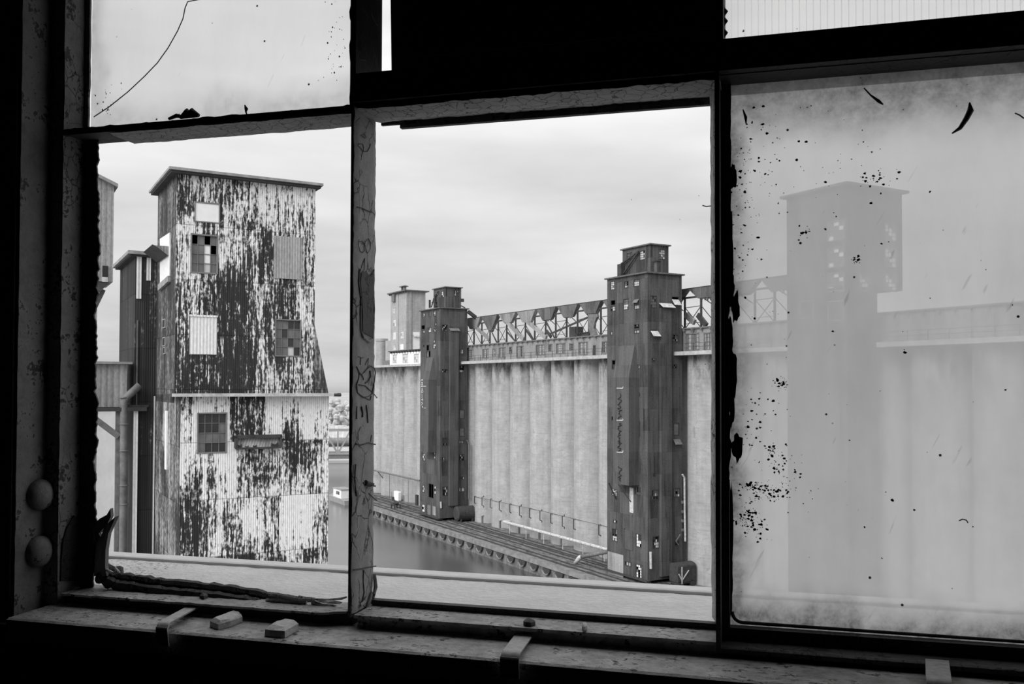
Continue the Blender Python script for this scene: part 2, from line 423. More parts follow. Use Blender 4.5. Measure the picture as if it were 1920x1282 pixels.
M['quayface'] = plain('quay_concrete', .2, .9, .4, .8)
M['land'] = plain('far_land', .38, .95, .25, .02, .1)  # pale base colour imitates distance haze over the land
M['tree'] = plain('hazy_foliage', .45, .95, .2, .6, .1)  # haze put into the foliage colour by paling it
M['bridge'] = plain('haze_paled_bridge', .30, .8, .15, .2)  # bridge colour lightened to imitate haze in the distance
M['boat'] = plain('boat_paint', .3, .7, .3, 1); M['cabin'] = plain('cabin_white', .8, .7, .1, 1)
M['scrawl'] = plain('white_scrawl', .62, .9, .2, 3); M['darkscrawl'] = plain('dark_scrawl', .035, .9, .2, 3)
M['carve'] = plain('carved_groove', .10, .9, .4, 90)
M['eaves'] = plain('eave_board', .12, .9, .4, 2)
GL = ['sash', 'glassdark', 'glassgrey', 'glasslight', 'white']
M['sashdark'] = plain('dark_sash', .055, .8, .2, 2); M['sashpale'] = plain('pale_sash', .45, .8, .2, 2); M['glassmid'] = plain('dusty_glass', .34, .5, .2, 1.2, .4)
GLD = ['sashdark', 'glassdark', 'glassgrey', 'glasslight', 'white']; GLG = ['ironmid', 'glassdark', 'glassgrey', 'glassmid', 'white']; GLP = ['sashpale', 'glassdark', 'glassmid', 'glasslight', 'white']


# ================================================================== THE ROOM
YA = 1.10
def A(px, py): return on_y(px, py, YA)
ZSILL = on_y(1000, 1243.6, 1.018).z
ZBAR = A(1000, 1178).z
XL, XR, YB, ZF, ZC = -1.75, 1.9, -3.0, 28.45, 31.5
XO = .62                                     # right-hand end of the glazed opening
ZTOP = 30.72
UM = A(664, 600).x                           # right face of the mullion

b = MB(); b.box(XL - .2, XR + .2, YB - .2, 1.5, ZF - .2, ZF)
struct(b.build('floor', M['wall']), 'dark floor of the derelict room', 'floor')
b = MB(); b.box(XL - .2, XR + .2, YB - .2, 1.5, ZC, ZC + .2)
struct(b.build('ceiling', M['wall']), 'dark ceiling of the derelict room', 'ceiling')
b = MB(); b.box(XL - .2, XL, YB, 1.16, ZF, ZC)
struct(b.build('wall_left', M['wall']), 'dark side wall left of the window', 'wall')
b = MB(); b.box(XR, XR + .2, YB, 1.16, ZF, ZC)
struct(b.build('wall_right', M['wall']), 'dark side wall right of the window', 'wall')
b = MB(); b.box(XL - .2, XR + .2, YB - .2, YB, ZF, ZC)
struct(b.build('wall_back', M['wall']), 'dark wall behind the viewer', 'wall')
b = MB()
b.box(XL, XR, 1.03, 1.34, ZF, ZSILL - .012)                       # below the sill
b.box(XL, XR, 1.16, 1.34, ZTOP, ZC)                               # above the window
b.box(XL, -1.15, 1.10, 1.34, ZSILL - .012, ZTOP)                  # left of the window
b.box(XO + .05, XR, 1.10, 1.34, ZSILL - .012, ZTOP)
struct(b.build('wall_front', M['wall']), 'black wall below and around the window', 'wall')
# the elevator building that carries the room
b = MB(); b.box(-9, 9, -12, 1.34, 0, ZF - .2)
struct(b.build('wall_exterior', M['quayface']), 'outside wall of the building under the window', 'wall')

# ---- steel column beside the window, stepped, with rivets
U1 = A(89, 600).x; U2 = A(115, 600).x; U3 = on_y(183, 500, 1.14).x
YN = on_x(35, 600, U1).y; YJ = on_x(152, 600, U2).y
t = thing('steel_column', 'riveted steel column at the left edge of the window', 'column', (U1 - .1, 1.08, ZSILL))
def loc(b, name, mat, par, **kw):
    """mesh given in world space, parented under an unrotated Empty"""
    o = par.matrix_world.translation if par.parent else par.location
    b.v = [(v[0] - o[0], v[1] - o[1], v[2] - o[2]) for v in b.v]
    return b.build(name, mat, par, **kw)
def wavyface(b, fn, u0, u1, v0, v1, nu, nv, amp, nrm, sc=30, seed=0, m=0):
    """dented sheet: fn(u, v) pushed along nrm by noise, smooth"""
    n = Vector(nrm); vs = []
    for j in range(nv + 1):
        for i in range(nu + 1):
            p = Vector(fn(u0 + (u1 - u0) * i / nu, v0 + (v1 - v0) * j / nv))
            vs.append(p + n * (amp * fbm(p + Vector((seed, seed, 0)), sc)))
    b.add(vs, [(j * (nu + 1) + i, j * (nu + 1) + i + 1, (j + 1) * (nu + 1) + i + 1, (j + 1) * (nu + 1) + i) for j in range(nv) for i in range(nu)], m)
b = MB(); b.box(U1 - .2, U1 - .002, YN, 1.16, ZSILL - .006, ZTOP)
wavyface(b, lambda u, v: (U1, u, v), YN - .0005, 1.102, ZSILL - .004, ZTOP, 4, 60, .0012, (1, 0, 0), 40)
loc(b, 'flange', M['column'], t)
b = MB(); b.tube([(U1 - .006, YN - .003, ZSILL + .02 + i * .03 + .004 * sin(i * 3.1)) for i in range(25)], [.0012 + .0015 * abs(fbm((i, 2, 1), 1.7)) for i in range(25)], 5)
loc(b, 'rust_edge', M['rust'], t)
for (px, py) in ((72, 927), (70, 1033)):
    p = on_x(px, py, U1); q = MB(); R = .0222
    prof = [(R, -.002), (R * .99, .003)] + [(R * cos(a), .003 + R * .68 * sin(a)) for a in [i * pi / 2 / 8 for i in range(1, 8)]] + [(.001, .003 + R * .68)]
    q.lathe(prof, p, 28, 0, (Vector((0, 1, 0)), Vector((0, 0, 1)), Vector((1, 0, 0))))
    loc(q, 'rivet', M['column'], t, smooth=True)

# ---- the window
w = thing('window_1', 'broken steel window with cracked paint, two panes missing', 'window', (0, 1.13, ZSILL)); w['kind'] = 'structure'
def part(b, name, mat, **kw): return loc(b, name, mat, w, **kw)
def ragged(b, base, edge, thick, amp, n, seed, m=0, sc=1.0):
    """strip from the straight line base=(p, q) to a ragged edge offset by vector edge; thick is its depth vector"""
    p, q = Vector(base[0]), Vector(base[1]); e = Vector(edge); th = Vector(thick); vs = []
    for i in range(n + 1):
        c = p.lerp(q, i / n); f = 1 + amp * (fbm((i * .31 * sc + seed, seed * 1.7, 0)) * 1.2 + .5 * fbm((i * 1.3 * sc, seed, 3)))
        f = max(f, .05)
        vs += [c, c + e * f, c + e * f * .96 + th, c + th]
    fs = []
    for i in range(n):
        a = 4 * i
        for j in range(4): fs.append((a + j, a + (j + 1) % 4, a + 4 + (j + 1) % 4, a + 4 + j))
    fs += [(3, 2, 1, 0), (4 * n, 4 * n + 1, 4 * n + 2, 4 * n + 3)]
    b.add(vs, fs, m)

# left jamb: pale step, then black rusted angle with an eaten edge
b = MB(); b.box(U2 - .1, U2 - .002, 1.10, YJ, ZSILL, ZTOP)
wavyface(b, lambda u, v: (U2, u, v), 1.0995, YJ + .002, ZBAR - .01, ZTOP, 4, 60, .0012, (1, 0, 0), 45, 3)
part(b, 'jamb', M['jamb'])
b = MB(); ragged(b, ((U2 - .004, YJ, ZBAR), (U2 - .004, YJ, on_y(150, 245, YJ).z)), (U3 - U2 + .004, 0, 0), (0, .004, 0), .17, 150, 2.0, sc=.7)
part(b, 'rusted_angle', M['rust'])
b = MB(); ragged(b, ((U2 - .004, YJ, on_y(150, 245, YJ).z), (U2 - .004, YJ, ZTOP)), (.012, 0, 0), (0, .004, 0), .1, 30, 5.0)
part(b, 'bead', M['jamb'])
b = MB(); hole = [on_x(px, py, U2) for px, py in ((112, 1088), (113, 1050), (116, 1015), (122, 992), (130, 978), (137, 966), (142, 972), (146, 962), (149, 968), (151, 1000), (151, 1088))]
hole = [Vector((U2 + .0012, min(p.y, YJ), p.z)) for p in hole]; b.prism(hole, (.0012, 0, 0))
part(b, 'rust_hole', M['rust'])

# mullion: narrow dark nose towards the room, cracked grey reveal to the right
YM = on_x(705, 600, UM).y
ZT0 = A(1000, 170).z; ZT1 = A(1000, 108).z
XM0 = A(656, 600).x
b = MB(); b.box(XM0, UM - .0025, YA, YM - .004, ZBAR - .004, ZT0 + .004); part(b, 'mullion', M['frame'])
b = MB(); zz0 = ZBAR + .001; nz = 150; ny = 10; vs = []
for j in range(nz + 1):
    zz = zz0 + (ZT0 - zz0) * j / nz
    ye = YM + .0022 * fbm((zz * 24, 1, 4)) + .001 * fbm((zz * 90, 2, 4))
    for i in range(ny + 1):
        yy = YA + .001 + (ye - YA - .001) * i / ny
        vs.append((UM + .0012 * fbm((yy * 60, zz * 35, 2)) + .0006 * fbm((yy * 200, zz * 130, 5)) - (.002 if i in (0, ny) else 0), yy, zz))
b.add(vs, [(j * (ny + 1) + i, j * (ny + 1) + i + 1, (j + 1) * (ny + 1) + i + 1, (j + 1) * (ny + 1) + i) for j in range(nz) for i in range(ny)])
part(b, 'mullion_paint', M['reveal'], smooth=True, label='cracked grey paint on the mullion')
def MR(px, py, off=.0): v = on_x(px, py, UM); v.x += off; return v
# bare strip where the paint has come away, with its curled rim
b = MB(); lo = [MR(px, py, .0013) for px, py in ((676, 512), (674, 530), (677, 560), (678, 590), (678, 622), (688, 628), (697, 632), (699, 612), (697, 590), (699, 560), (698, 530), (699, 508), (692, 518), (684, 508))]
b.prism(lo, (.0006, 0, 0)); part(b, 'bare_strip', M['frame'])
b = MB(); b.tube([MR(px, py, .001) for px, py in ((673, 505), (672, 530), (676, 560), (675, 590), (676, 620), (680, 632), (690, 640), (698, 636))], [.0009, .0012, .0009, .0012, .001, .0018, .0022, .0014], 6)
b.tube([MR(px, py, .001) for px, py in ((700, 505), (699, 540), (701, 580), (699, 615), (698, 634))], .0008, 5)
part(b, 'paint_rim', M['reveal'])
# scratched marks
b = MB()
def stroke(pts, r=.0006): b.tube([MR(px, py, .0007) for px, py in pts], r * .75, 5)
stroke([(676, 253), (684, 259)]); stroke([(681, 251), (686, 258)], .0005)
stroke([(694, 270), (692, 277), (688, 284), (682, 284), (678, 282), (674, 276), (670, 273), (672, 270), (679, 270), (681, 276), (680, 283), (677, 292), (676, 300)])
stroke([(672, 449), (671, 460), (674, 470), (679, 474), (682, 470), (682, 463), (684, 453), (690, 447), (694, 455), (693, 468), (688, 475), (685, 467), (683, 458), (678, 452), (673, 453)])
stroke([(683, 484), (682, 506), (678, 510)]); stroke([(683, 484), (677, 500), (674, 512)])
stroke([(669, 388), (678, 390), (686, 394), (697, 398)], .001)
stroke([(671, 668), (677, 671), (681, 670)]); stroke([(675, 670), (675, 684)]); stroke([(684, 684), (687, 676), (690, 671), (688, 690)])
stroke([(668, 687), (672, 697), (679, 705), (681, 712)], .001); stroke([(692, 684), (683, 696), (678, 702)])
stroke([(682, 698), (688, 691), (695, 686), (701, 690), (703, 698), (701, 715), (699, 728), (697, 738), (690, 743), (680, 745), (674, 740), (669, 735), (668, 720), (671, 712), (673, 700)], .001)
stroke([(672, 721), (684, 723), (692, 731), (698, 735)], .001); stroke([(693, 695), (694, 706), (690, 714), (684, 718)], .0012)
stroke([(674, 740), (682, 745), (693, 750), (695, 742)], .001); stroke([(700, 738), (706, 746)], .0008)
stroke([(668, 761), (668, 785)], .0009); stroke([(677, 762), (679, 772), (679, 782)], .0014); stroke([(686, 759), (688, 775), (689, 793)], .001)
stroke([(667, 832), (676, 834), (690, 830), (703, 833)], .0012); stroke([(676, 800), (670, 812), (671, 825)]); stroke([(696, 815), (694, 828)])
stroke([(666, 870), (664, 900), (668, 930)], .0012); stroke([(680, 905), (688, 908), (703, 911)], .0014); stroke([(691, 925), (700, 934), (706, 938)], .001)
stroke([(662, 1068), (676, 1066), (690, 1063), (704, 1061)], .0012); stroke([(681, 1068), (680, 1090), (682, 1110), (678, 1128)], .0012)
part(b, 'scratched_mark', M['carve'])
b = MB()                                                          # peeling curls near the foot
for pts, r in (([(699, 1075), (701, 1100), (697, 1120), (700, 1138)], .0022), ([(694, 1110), (690, 1126), (686, 1137)], .002), ([(697, 1125), (692, 1134), (684, 1140)], .0018), ([(672, 1135), (680, 1128), (684, 1118)], .0016)):
    b.tube([MR(px, py, .0025) for px, py in pts], [r, r * 1.4, r * .8, r * .5][:len(pts)], 6)
part(b, 'peeling_paint', M['reveal'])
b = MB(); b.tube([MR(684, 905, .001), MR(690, 908, .004), MR(694, 907, .005)], [.004, .003, .0015], 8); part(b, 'nail_hole', M['carve'])
# upper mullion, deeper; its black colour stands for the unlit reveal
YU = on_x(716, 120, UM).y
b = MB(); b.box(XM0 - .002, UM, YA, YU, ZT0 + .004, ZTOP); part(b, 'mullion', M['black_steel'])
b = MB(); ragged(b, ((XM0, YA + .004, A(655, 195).z), (XM0, YA + .004, ZTOP)), (-.004, 0, 0), (0, .01, 0), .8, 40, 4.0); part(b, 'rust_edge', M['rust'])

# transom, middle and right: tall black face, crazed grey underside, lip behind
b = MB(); b.box(UM - .006, XO, YA - .003, YA + .012, ZT0 + .004, ZT1, 0)
part(b, 'transom', M['black_steel'])
YL = 1.10 * (722 - 172) / (722 - 210)
xa = UM + .001; xb = A(1341, 200).x + .006
b = MB(); nx = 120; ny = 8; vs = []
for j in range(ny + 1):
    for i in range(nx + 1):
        xx = xa + (xb - xa) * i / nx; f = j / ny; y0 = YA + .002 + (.006 * max(0, fbm((xx * 14, 0, 1)) + .15) if j == 0 else 0)
        yy = y0 + (YL - y0) * f
        vs.append((xx, yy, ZT0 - .004 + (.004 * f) - .0045 * sin(pi * f) + .0016 * fbm((xx * 30, yy * 30, 3)) + .0008 * fbm((xx * 120, yy * 120, 3))))
b.add(vs, [(j * (nx + 1) + i, (j + 1) * (nx + 1) + i, (j + 1) * (nx + 1) + i + 1, j * (nx + 1) + i + 1) for j in range(ny) for i in range(nx)])
part(b, 'transom_underside', M['lintel'], smooth=True, label='crazed pale paint under the transom')
b = MB(); b.box(xa, XO, YA + .012, YL + .012, ZT0 + .003, ZT0 + .009); part(b, 'transom_plate', M['black_steel'])
b = MB(); xl0 = on_y(752, 220, YL).x; b.box(xl0, xb, YL - .004, YL + .004, ZT0 - .0105, ZT0 + .004); b.box(xa, xl0, YL - .001, YL + .004, ZT0 - .004, ZT0 + .004)
part(b, 'transom_lip', M['frame'])
# transom, left: thin bar with grey underside
ZL0 = A(400, 232).z; ZL1 = A(400, 219).z; YLL = 1.10 * (722 - 232) / (722 - 257)
b = MB(); b.box(U2 - .002, XM0, YA, YA + .006, ZL0 + .001, ZL1); b.box(U2, XM0, YA + .006, YLL, ZL0 + .003, ZL0 + .006)
part(b, 'slim_transom', M['frame'])
b = MB(); ragged(b, ((U2, YA + .004, ZL1 - .001), (XM0, YA + .004, ZL1 - .001)), (0, 0, .0022), (0, .02, 0), .9, 60, 1.5)
px = on_y(345, 214, YA)
for q, r in ((-.018, .003), (0, .007), (.008, .007)): b.tube([px + Vector((q - .012, .008, -.002)), px + Vector((q, .008, r * .5)), px + Vector((q + .01, .008, -.001))], [.002, r, .0025], 7)
part(b, 'putty_lump', M['darkputty'])
b = MB(); nx = 70; vs = []; x0 = A(200, 245).x; ny = 5
for j in range(ny + 1):
    for i in range(nx + 1):
        xx = x0 + (XM0 - x0) * i / nx; yy = YA + .001 + (YLL - YA) * j / ny + (.012 * (1 - j / ny) if i == 0 else 0)
        vs.append((xx, yy, ZL0 - .001 + .0012 * fbm((xx * 30, yy * 30, 8))))
b.add(vs, [(j * (nx + 1) + i, (j + 1) * (nx + 1) + i, (j + 1) * (nx + 1) + i + 1, j * (nx + 1) + i + 1) for j in range(ny) for i in range(nx)])
part(b, 'slim_transom_underside', M['lintel'], smooth=True)

# post between the middle opening and the frosted pane
XP0 = A(1341, 600).x; XP1 = A(1350, 600).x
b = MB(); b.box(XP0, XP1, YA - .002, 1.168, ZBAR - .012, ZT0 + .004); part(b, 'post', M['frame'])
b = MB(); b.box(A(1338, 60).x, A(1356, 60).x, YA - .002, 1.168, ZT1 - .002, ZTOP); part(b, 'post', M['black_steel'])
b = MB(); n = 70; vs = []                                         # bevelled putty, left side of the post, lit from outside
ztp, zbt = ZT0 - .002, ZBAR + .012
for i in range(n + 1):
    zz = zbt + (ztp - zbt) * i / n; wv = .0088 * (1 + .28 * fbm((zz * 9, 3, 0)) + .12 * fbm((zz * 60, 1, 0)))
    vs += [(XP0 + .001, 1.139, zz), (XP0 - wv * .5, 1.150, zz), (XP0 - wv, 1.168, zz), (XP0 + .001, 1.169, zz)]
b.add(vs, [(4 * i + j, 4 * i + j + 1, 4 * i + j + 5, 4 * i + j + 4) for i in range(n) for j in range(3)])
part(b, 'putty_bevel', M['putty'])
b = MB(); b.tube([on_y(1333, 386, 1.15), on_y(1324, 387, 1.15), on_y(1317, 385, 1.15)], .0007, 5); part(b, 'glass_splinter', M['pebble'])
# right side of the post: putty, partly fallen
b = MB(); zz0, zz1 = on_y(1360, 575, 1.14).z, ZT0
ragged(b, ((XP1 - .001, 1.135, zz0), (XP1 - .001, 1.135, zz1)), (.0125, 0, 0), (0, .014, 0), .1, 30, 2.2)
zz0, zz1 = on_y(1360, 900, 1.14).z, on_y(1360, 560, 1.14).z
ragged(b, ((XP1 - .001, 1.135, zz0), (XP1 - .001, 1.135, zz1)), (.0105, 0, 0), (0, .014, 0), .25, 30, 3.7)
part(b, 'post_putty', M['frame'])
b = MB()
for (px, py, rx, rz, sd) in ((1374, 331, 7, 20, 1), (1379, 575, 8, 26, 2), (1371, 545, 6, 30, 3), (1374, 700, 8, 45, 4), (1383, 838, 9, 25, 5), (1372, 760, 5, 35, 6), (1370, 470, 5, 60, 7), (1368, 640, 6, 40, 8), (1370, 980, 4, 80, 9), (1370, 1090, 4, 60, 10)):
    c = on_y(px, py, 1.146); n = 22; poly = []
    for i in range(n):
        a = 2 * pi * i / n; f = 1 + .45 * fbm((cos(a) * 1.6 + sd * 3, sin(a) * 1.6, sd))
        poly.append(c + Vector((cos(a) * rx * .00067 * f, 0, sin(a) * rz * .00067 * f)))
    b.prism(poly, (0, .003, 0))
part(b, 'fallen_putty', M['darkputty'])
# glazing beads and bottom rails
YBK = on_z(1000, 1156.6, ZBAR).y
b = MB(); b.box(UM + .002, XP0, YA, YBK, ZBAR - .004, ZBAR); b.box(UM + .002, XP0, YA + .012, YA + .03, ZSILL, ZBAR - .004)
part(b, 'bottom_rail', M['sillbar'])
b = MB(); b.box(UM + .002, XP0 - .002, YBK, YBK + .012, ZBAR - .01, ZBAR + .0075); part(b, 'bottom_lip', M['black_steel'])
b = MB(); p0 = on_z(139, 1105, ZBAR); p1 = on_z(640, 1152, ZBAR)
n = 60; fr = [(p0.x + (p1.x - p0.x) * i / n, YA + .002 * fbm((i * .7, 3, 1)) - (.001 if i < n - 4 else -.004 * (i - n + 4)), ZBAR + .0012 * fbm((i * .4, 0, 2))) for i in range(n + 1)]
vs = []
for (xx, yy, zz) in fr: vs += [(xx, yy, zz - .003), (xx, yy, zz), (xx, YBK + .004, zz + .001), (xx, YBK + .004, zz - .003)]
b.add(vs, [(4 * i + j, 4 * i + (j + 1) % 4, 4 * i + 4 + (j + 1) % 4, 4 * i + 4 + j) for i in range(n) for j in range(4)] + [(3, 2, 1, 0), (4 * n, 4 * n + 1, 4 * n + 2, 4 * n + 3)])
part(b, 'rotten_bottom_rail', M['sillbar'])
b = MB(); b.box(U2, XM0, YA + .014, YA + .03, ZSILL, ZBAR - .003); part(b, 'rail_web', M['black_steel'])
b = MB()                                                          # rotten roll of putty and rust along the left rail
pts = [on_y(px, py, 1.152) for px, py in ((196, 1062), (215, 1072), (235, 1079), (270, 1084), (310, 1090), (360, 1094), (400, 1099), (440, 1103), (480, 1110), (520, 1118), (560, 1124), (600, 1130), (652, 1136))]
fine = []
for i in range(len(pts) - 1):
    for j in range(4): fine.append(pts[i].lerp(pts[i + 1], j / 4))
fine = [p + Vector((0, 0, -.004 + .0015 * fbm((i * .9, 5, 0)))) for i, p in enumerate(fine)]
b.tube(fine, [.0085 * (1 + .45 * fbm((i * .55, 1, 6))) * (1.25 if i < 6 else 1) for i in range(len(fine))], 9)
b.tube([p + Vector((0, -.012, -.008)) for p in fine], [.008 * (1 + .5 * fbm((i * .6, 7, 2))) for i in range(len(fine))], 8)
part(b, 'rotten_putty', M['darkputty'])
b = MB()
for pts, r in (([(505, 1113), (530, 1116), (560, 1122), (590, 1123)], .003), ([(560, 1118), (585, 1123), (615, 1124), (640, 1122), (650, 1119)], .0016), ([(500, 1125), (540, 1128), (575, 1130)], .003), ([(585, 1128), (605, 1136), (630, 1137)], .003), ([(200, 1068), (212, 1075), (222, 1072), (214, 1064)], .0022)):
    b.tube([on_y(px, py, 1.135) for px, py in pts], [r * (.8 + .6 * rnd.random()) for _ in pts], 6)
part(b, 'putty_flake', M['putty'])
b = MB(); b.box(XP1, XO, YA, 1.155, ZBAR - .012, ZBAR - .006)
vs = []; n = 80
for i in range(n + 1):
    xx = XP1 + (XO - XP1) * i / n; vs += [(xx, YA - .001 + .001 * fbm((i * .9, 2, 2)), ZBAR - .0065), (xx, YA + .003, ZBAR - .005 + .0012 * fbm((i * 1.1, 4, 2))), (xx, YA + .012, ZBAR - .006)]
b.add(vs, [(3 * i + j, 3 * i + j + 1, 3 * i + j + 4, 3 * i + j + 3) for i in range(n) for j in range(2)])
part(b, 'bottom_rail', M['frame'])
zq = on_y(1600, 1188, 1.15).z; b = MB(); b.box(XP1, XO, YA + .035, 1.15, ZBAR - .007, zq + .001); b.box(XP1, XP1 + .009, YA + .03, 1.15, ZBAR, on_y(1360, 900, 1.14).z); part(b, 'bottom_bead', M['frame'])
b = MB(); b.box(XP1, XO, YA + .014, YA + .03, ZSILL, ZBAR - .012); part(b, 'rail_web', M['black_steel'])
b = MB(); b.box(XO - .002, XO + .05, YA, 1.17, ZSILL - .012, ZTOP); part(b, 'jamb', M['black_steel'])

# panes
def rounded(x0, x1, z0, z1, r, yy, corners):
    out = []
    for cx, cz, a0, key in ((x0, z0, pi, 'bl'), (x1, z0, 1.5 * pi, 'br'), (x1, z1, 0, 'tr'), (x0, z1, .5 * pi, 'tl')):
        if key in corners:
            ox = cx + (r if cx == x0 else -r); oz = cz + (r if cz == z0 else -r)
            out += [Vector((ox + r * cos(a0 + i * pi / 16), yy, oz + r * sin(a0 + i * pi / 16))) for i in range(9)]
        else: out.append(Vector((cx, yy, cz)))
    return out
YP = 1.152
xp0 = on_y(1366, 600, YP).x; zp0 = on_y(1600, 1188, YP).z; zp1 = on_y(1600, 163, YP).z
PARAM = (zp0 - ZSILL, zp1 - ZSILL)
M['pane_big'] = dirty_pane('frosted_pane', .22, .76, .0, PARAM[0], PARAM[1], xp0)
M['pane_left'] = dirty_pane('milky_pane', .55, .99, -.03, on_y(400, 218, YP).z - ZSILL, 5, on_y(178, 100, YP).x, .5)
M['pane_rib'] = dirty_pane('ribbed_sheet', .5, .99, -.035, -5, 5, -5, .5, .0079)
b = MB(); b.face(rounded(XP1 - .004, XO, zp0 - .004, ZT0 + .004, .011, YP, ('bl',)))
part(b, 'frosted_pane', M['pane_big'], label='large frosted grimy pane')
b = MB(); ol = rounded(xp0 + .0035, XO, zp0 + .005, zp1 + .02, .012, YP - .003, ('bl',))
b.tube(ol[:-2] if len(ol) > 12 else ol, .0022, 6); part(b, 'gasket', M['rust'])
b = MB(); b.tube([on_y(px, py, YP - .002) for px, py in ((1620, 165), (1632, 178), (1648, 190), (1656, 196))], [.0008, .001, .002, .0007], 5)
b.tube([on_y(px, py, YP - .002) for px, py in ((1818, 192), (1820, 206), (1812, 222), (1800, 240), (1785, 250))], [.0008, .0038, .0032, .0024, .0008], 5)
b.tube([on_y(px, py, YP - .002) for px, py in ((1393, 205), (1398, 220), (1399, 233))], [.0007, .002, .0006], 5)
b.tube([on_y(px, py, YP - .002) for px, py in ((1903, 212), (1912, 216), (1920, 222))], .0008, 5)
b.tube([on_y(px, py, YP - .002) for px, py in ((1798, 976), (1805, 973), (1812, 975), (1815, 980))], .0007, 5)
part(b, 'cobweb_strand', M['darkputty'])
b = MB()                                                          # clots of black dirt stuck on the pane
def clot(px, py, rx, ry, n, seed):
    q = random.Random(seed)
    for _ in range(n):
        cx = px + q.gauss(0, rx); cy = py + q.gauss(0, ry); c = on_y(cx, cy, YP - .0012); r = .00045 + .0014 * q.random() ** 3
        pl = [c + Vector((cos(a) * r * (.6 + .9 * q.random()), 0, sin(a) * r * (.5 + .7 * q.random()))) for a in [i * 2 * pi / 7 for i in range(7)]]
        b.prism(pl, (0, .0008, 0))
for a in ((1412, 912, 14, 4, 55, 1), (1440, 925, 22, 9, 80, 2), (1400, 970, 9, 10, 60, 3), (1412, 990, 13, 12, 45, 4), (1465, 717, 7, 6, 45, 5), (1447, 845, 6, 8, 35, 6), (1460, 870, 12, 14, 35, 7), (1420, 780, 22, 40, 45, 8), (1640, 335, 18, 14, 34, 9), (1608, 487, 5, 3, 22, 10), (1510, 435, 6, 5, 12, 11), (1395, 340, 14, 40, 40, 12), (1480, 900, 30, 40, 40, 13), (1440, 330, 30, 70, 50, 14), (1400, 480, 14, 60, 40, 15), (1560, 300, 40, 50, 20, 16), (1400, 260, 20, 30, 16, 17), (1640, 500, 160, 260, 60, 18)):
    clot(*a)
part(b, 'dirt_clot', M['darkputty'])
zl = on_y(400, 222, YP).z; xl = on_y(172, 100, YP).x
b = MB(); b.face([(xl, YP, zl), (XM0, YP, zl), (XM0, YP, ZTOP), (xl, YP, ZTOP)]); part(b, 'milky_pane', M['pane_left'], label='milky cracked pane above the left opening')
b = MB(); b.tube([on_y(px, py, YP - .001) for px, py in ((176, 219), (205, 200), (240, 172), (270, 144), (295, 118), (315, 90), (333, 58), (343, 35), (347, 15), (352, 3), (368, 0), (385, -3))], .0008, 6)
part(b, 'crack', M['wire'])
b = MB(); b.tube([on_y(px, py, YP - .001) for px, py in ((459, 197), (462, 204), (461, 210), (463, 215))], [.0008, .0028, .0012, .001], 6)
q = random.Random(3)
for _ in range(60):
    px = 205 + q.gauss(0, 12) if _ < 25 else 630 + q.gauss(0, 18); py = q.uniform(150, 215) if _ < 25 else q.uniform(0, 200) ** .95
    c = on_y(px, py, YP - .001); r = .0003 + .0008 * q.random() ** 2
    b.prism([c + Vector((cos(a) * r, 0, sin(a) * r * 1.3)) for a in [i * pi / 3 for i in range(6)]], (0, .0006, 0))
part(b, 'dirt_speck', M['darkputty'])
b = MB(); zr = on_y(1600, 60, 1.142).z - .01; b.face([(A(1352, 60).x, 1.142, zr), (XO, 1.142, zr), (XO, 1.142, ZTOP), (A(1352, 60).x, 1.142, ZTOP)])
part(b, 'ribbed_pane', M['pane_rib'], label='ribbed translucent sheet above the frosted pane')
b = MB()
for py in (22, 40, 62): b.tube([on_y(1357, py - 8, 1.135), on_y(1360, py, 1.135), on_y(1357, py + 9, 1.135)], [.001, .0035, .001], 6)
part(b, 'putty_lump', M['darkputty'])
# black boarded vent leaf, standing a little open at its left edge
yv = 1.2; xv0 = on_y(732, 100, yv).x; xv1 = on_y(1350, 100, yv).x; zv0 = on_y(1000, 112, yv).z - .004
b = MB(); slant = .004
b.prism([(xv0 + .002, yv, zv0), (xv1, yv, zv0), (xv1, yv, ZTOP), (xv0 - .004, yv, ZTOP)], (0, .02, 0))
for i in range(6): b.box(xv0 + .03, xv1 - .012, yv - .004, yv, zv0 + .022 + i * .044, zv0 + .060 + i * .044)
part(b, 'vent_leaf', M['rib'], label='black boarded vent leaf')
b = MB(); b.box(xv0 + .01, XO, YA + .012, 1.25, ZTOP - .01, ZTOP); b.box(XL + .6, XO + .04, YA, YA + .012, ZTOP - .03, ZTOP); part(b, 'head', M['black_steel'])

# inner sill (steel channel) and outside ledge
b = MB(); n = 140; vs = []
xs0 = on_z(24, 1155, ZSILL).x; xs1 = XO + .3
for i in range(n + 1):
    xx = xs0 + (xs1 - xs0) * i / n; yy = 1.018 + .0008 * fbm((i * .5, 3, 1)); dz = .0008 * fbm((i * .3, 1, 1))
    vs += [(xx, yy + .006, ZSILL - .03), (xx, yy + .001, ZSILL - .007), (xx, yy + .002, ZSILL - .002), (xx, yy + .006, ZSILL + dz), (xx, 1.145, ZSILL), (xx, 1.145, ZSILL - .012)]
b.add(vs, [(6 * i + j, 6 * i + j + 1, 6 * i + j + 7, 6 * i + j + 6) for i in range(n) for j in range(5)] + [(5, 4, 3, 2, 1, 0), tuple(6 * n + j for j in range(6))])
struct(b.build('trim_1', M['sill'], smooth=False), 'pitted grey inner sill running under the whole window', 'sill')
ZLG = ZBAR - .006
yr1 = on_z(1000, 1085.5, ZLG).y; yr0 = on_z(1000, 1096, ZLG).y
t = thing('window_ledge', 'pale stuccoed outside ledge beyond the window frame', 'ledge', (-.3, 1.3, ZLG - .08)); t['kind'] = 'structure'; t.name = 'trim_2'
b = MB(); xe0, xe1 = -1.35, 1.1; nx, ny = 240, 12
for_y = [1.165 + (yr0 - 1.165) * j / ny for j in range(ny + 1)]
vs = [(xe0 + (xe1 - xe0) * i / nx, yy, ZLG + .0012 * fbm((xe0 * 0 + i * .35, yy * 90, 5))) for yy in for_y for i in range(nx + 1)]
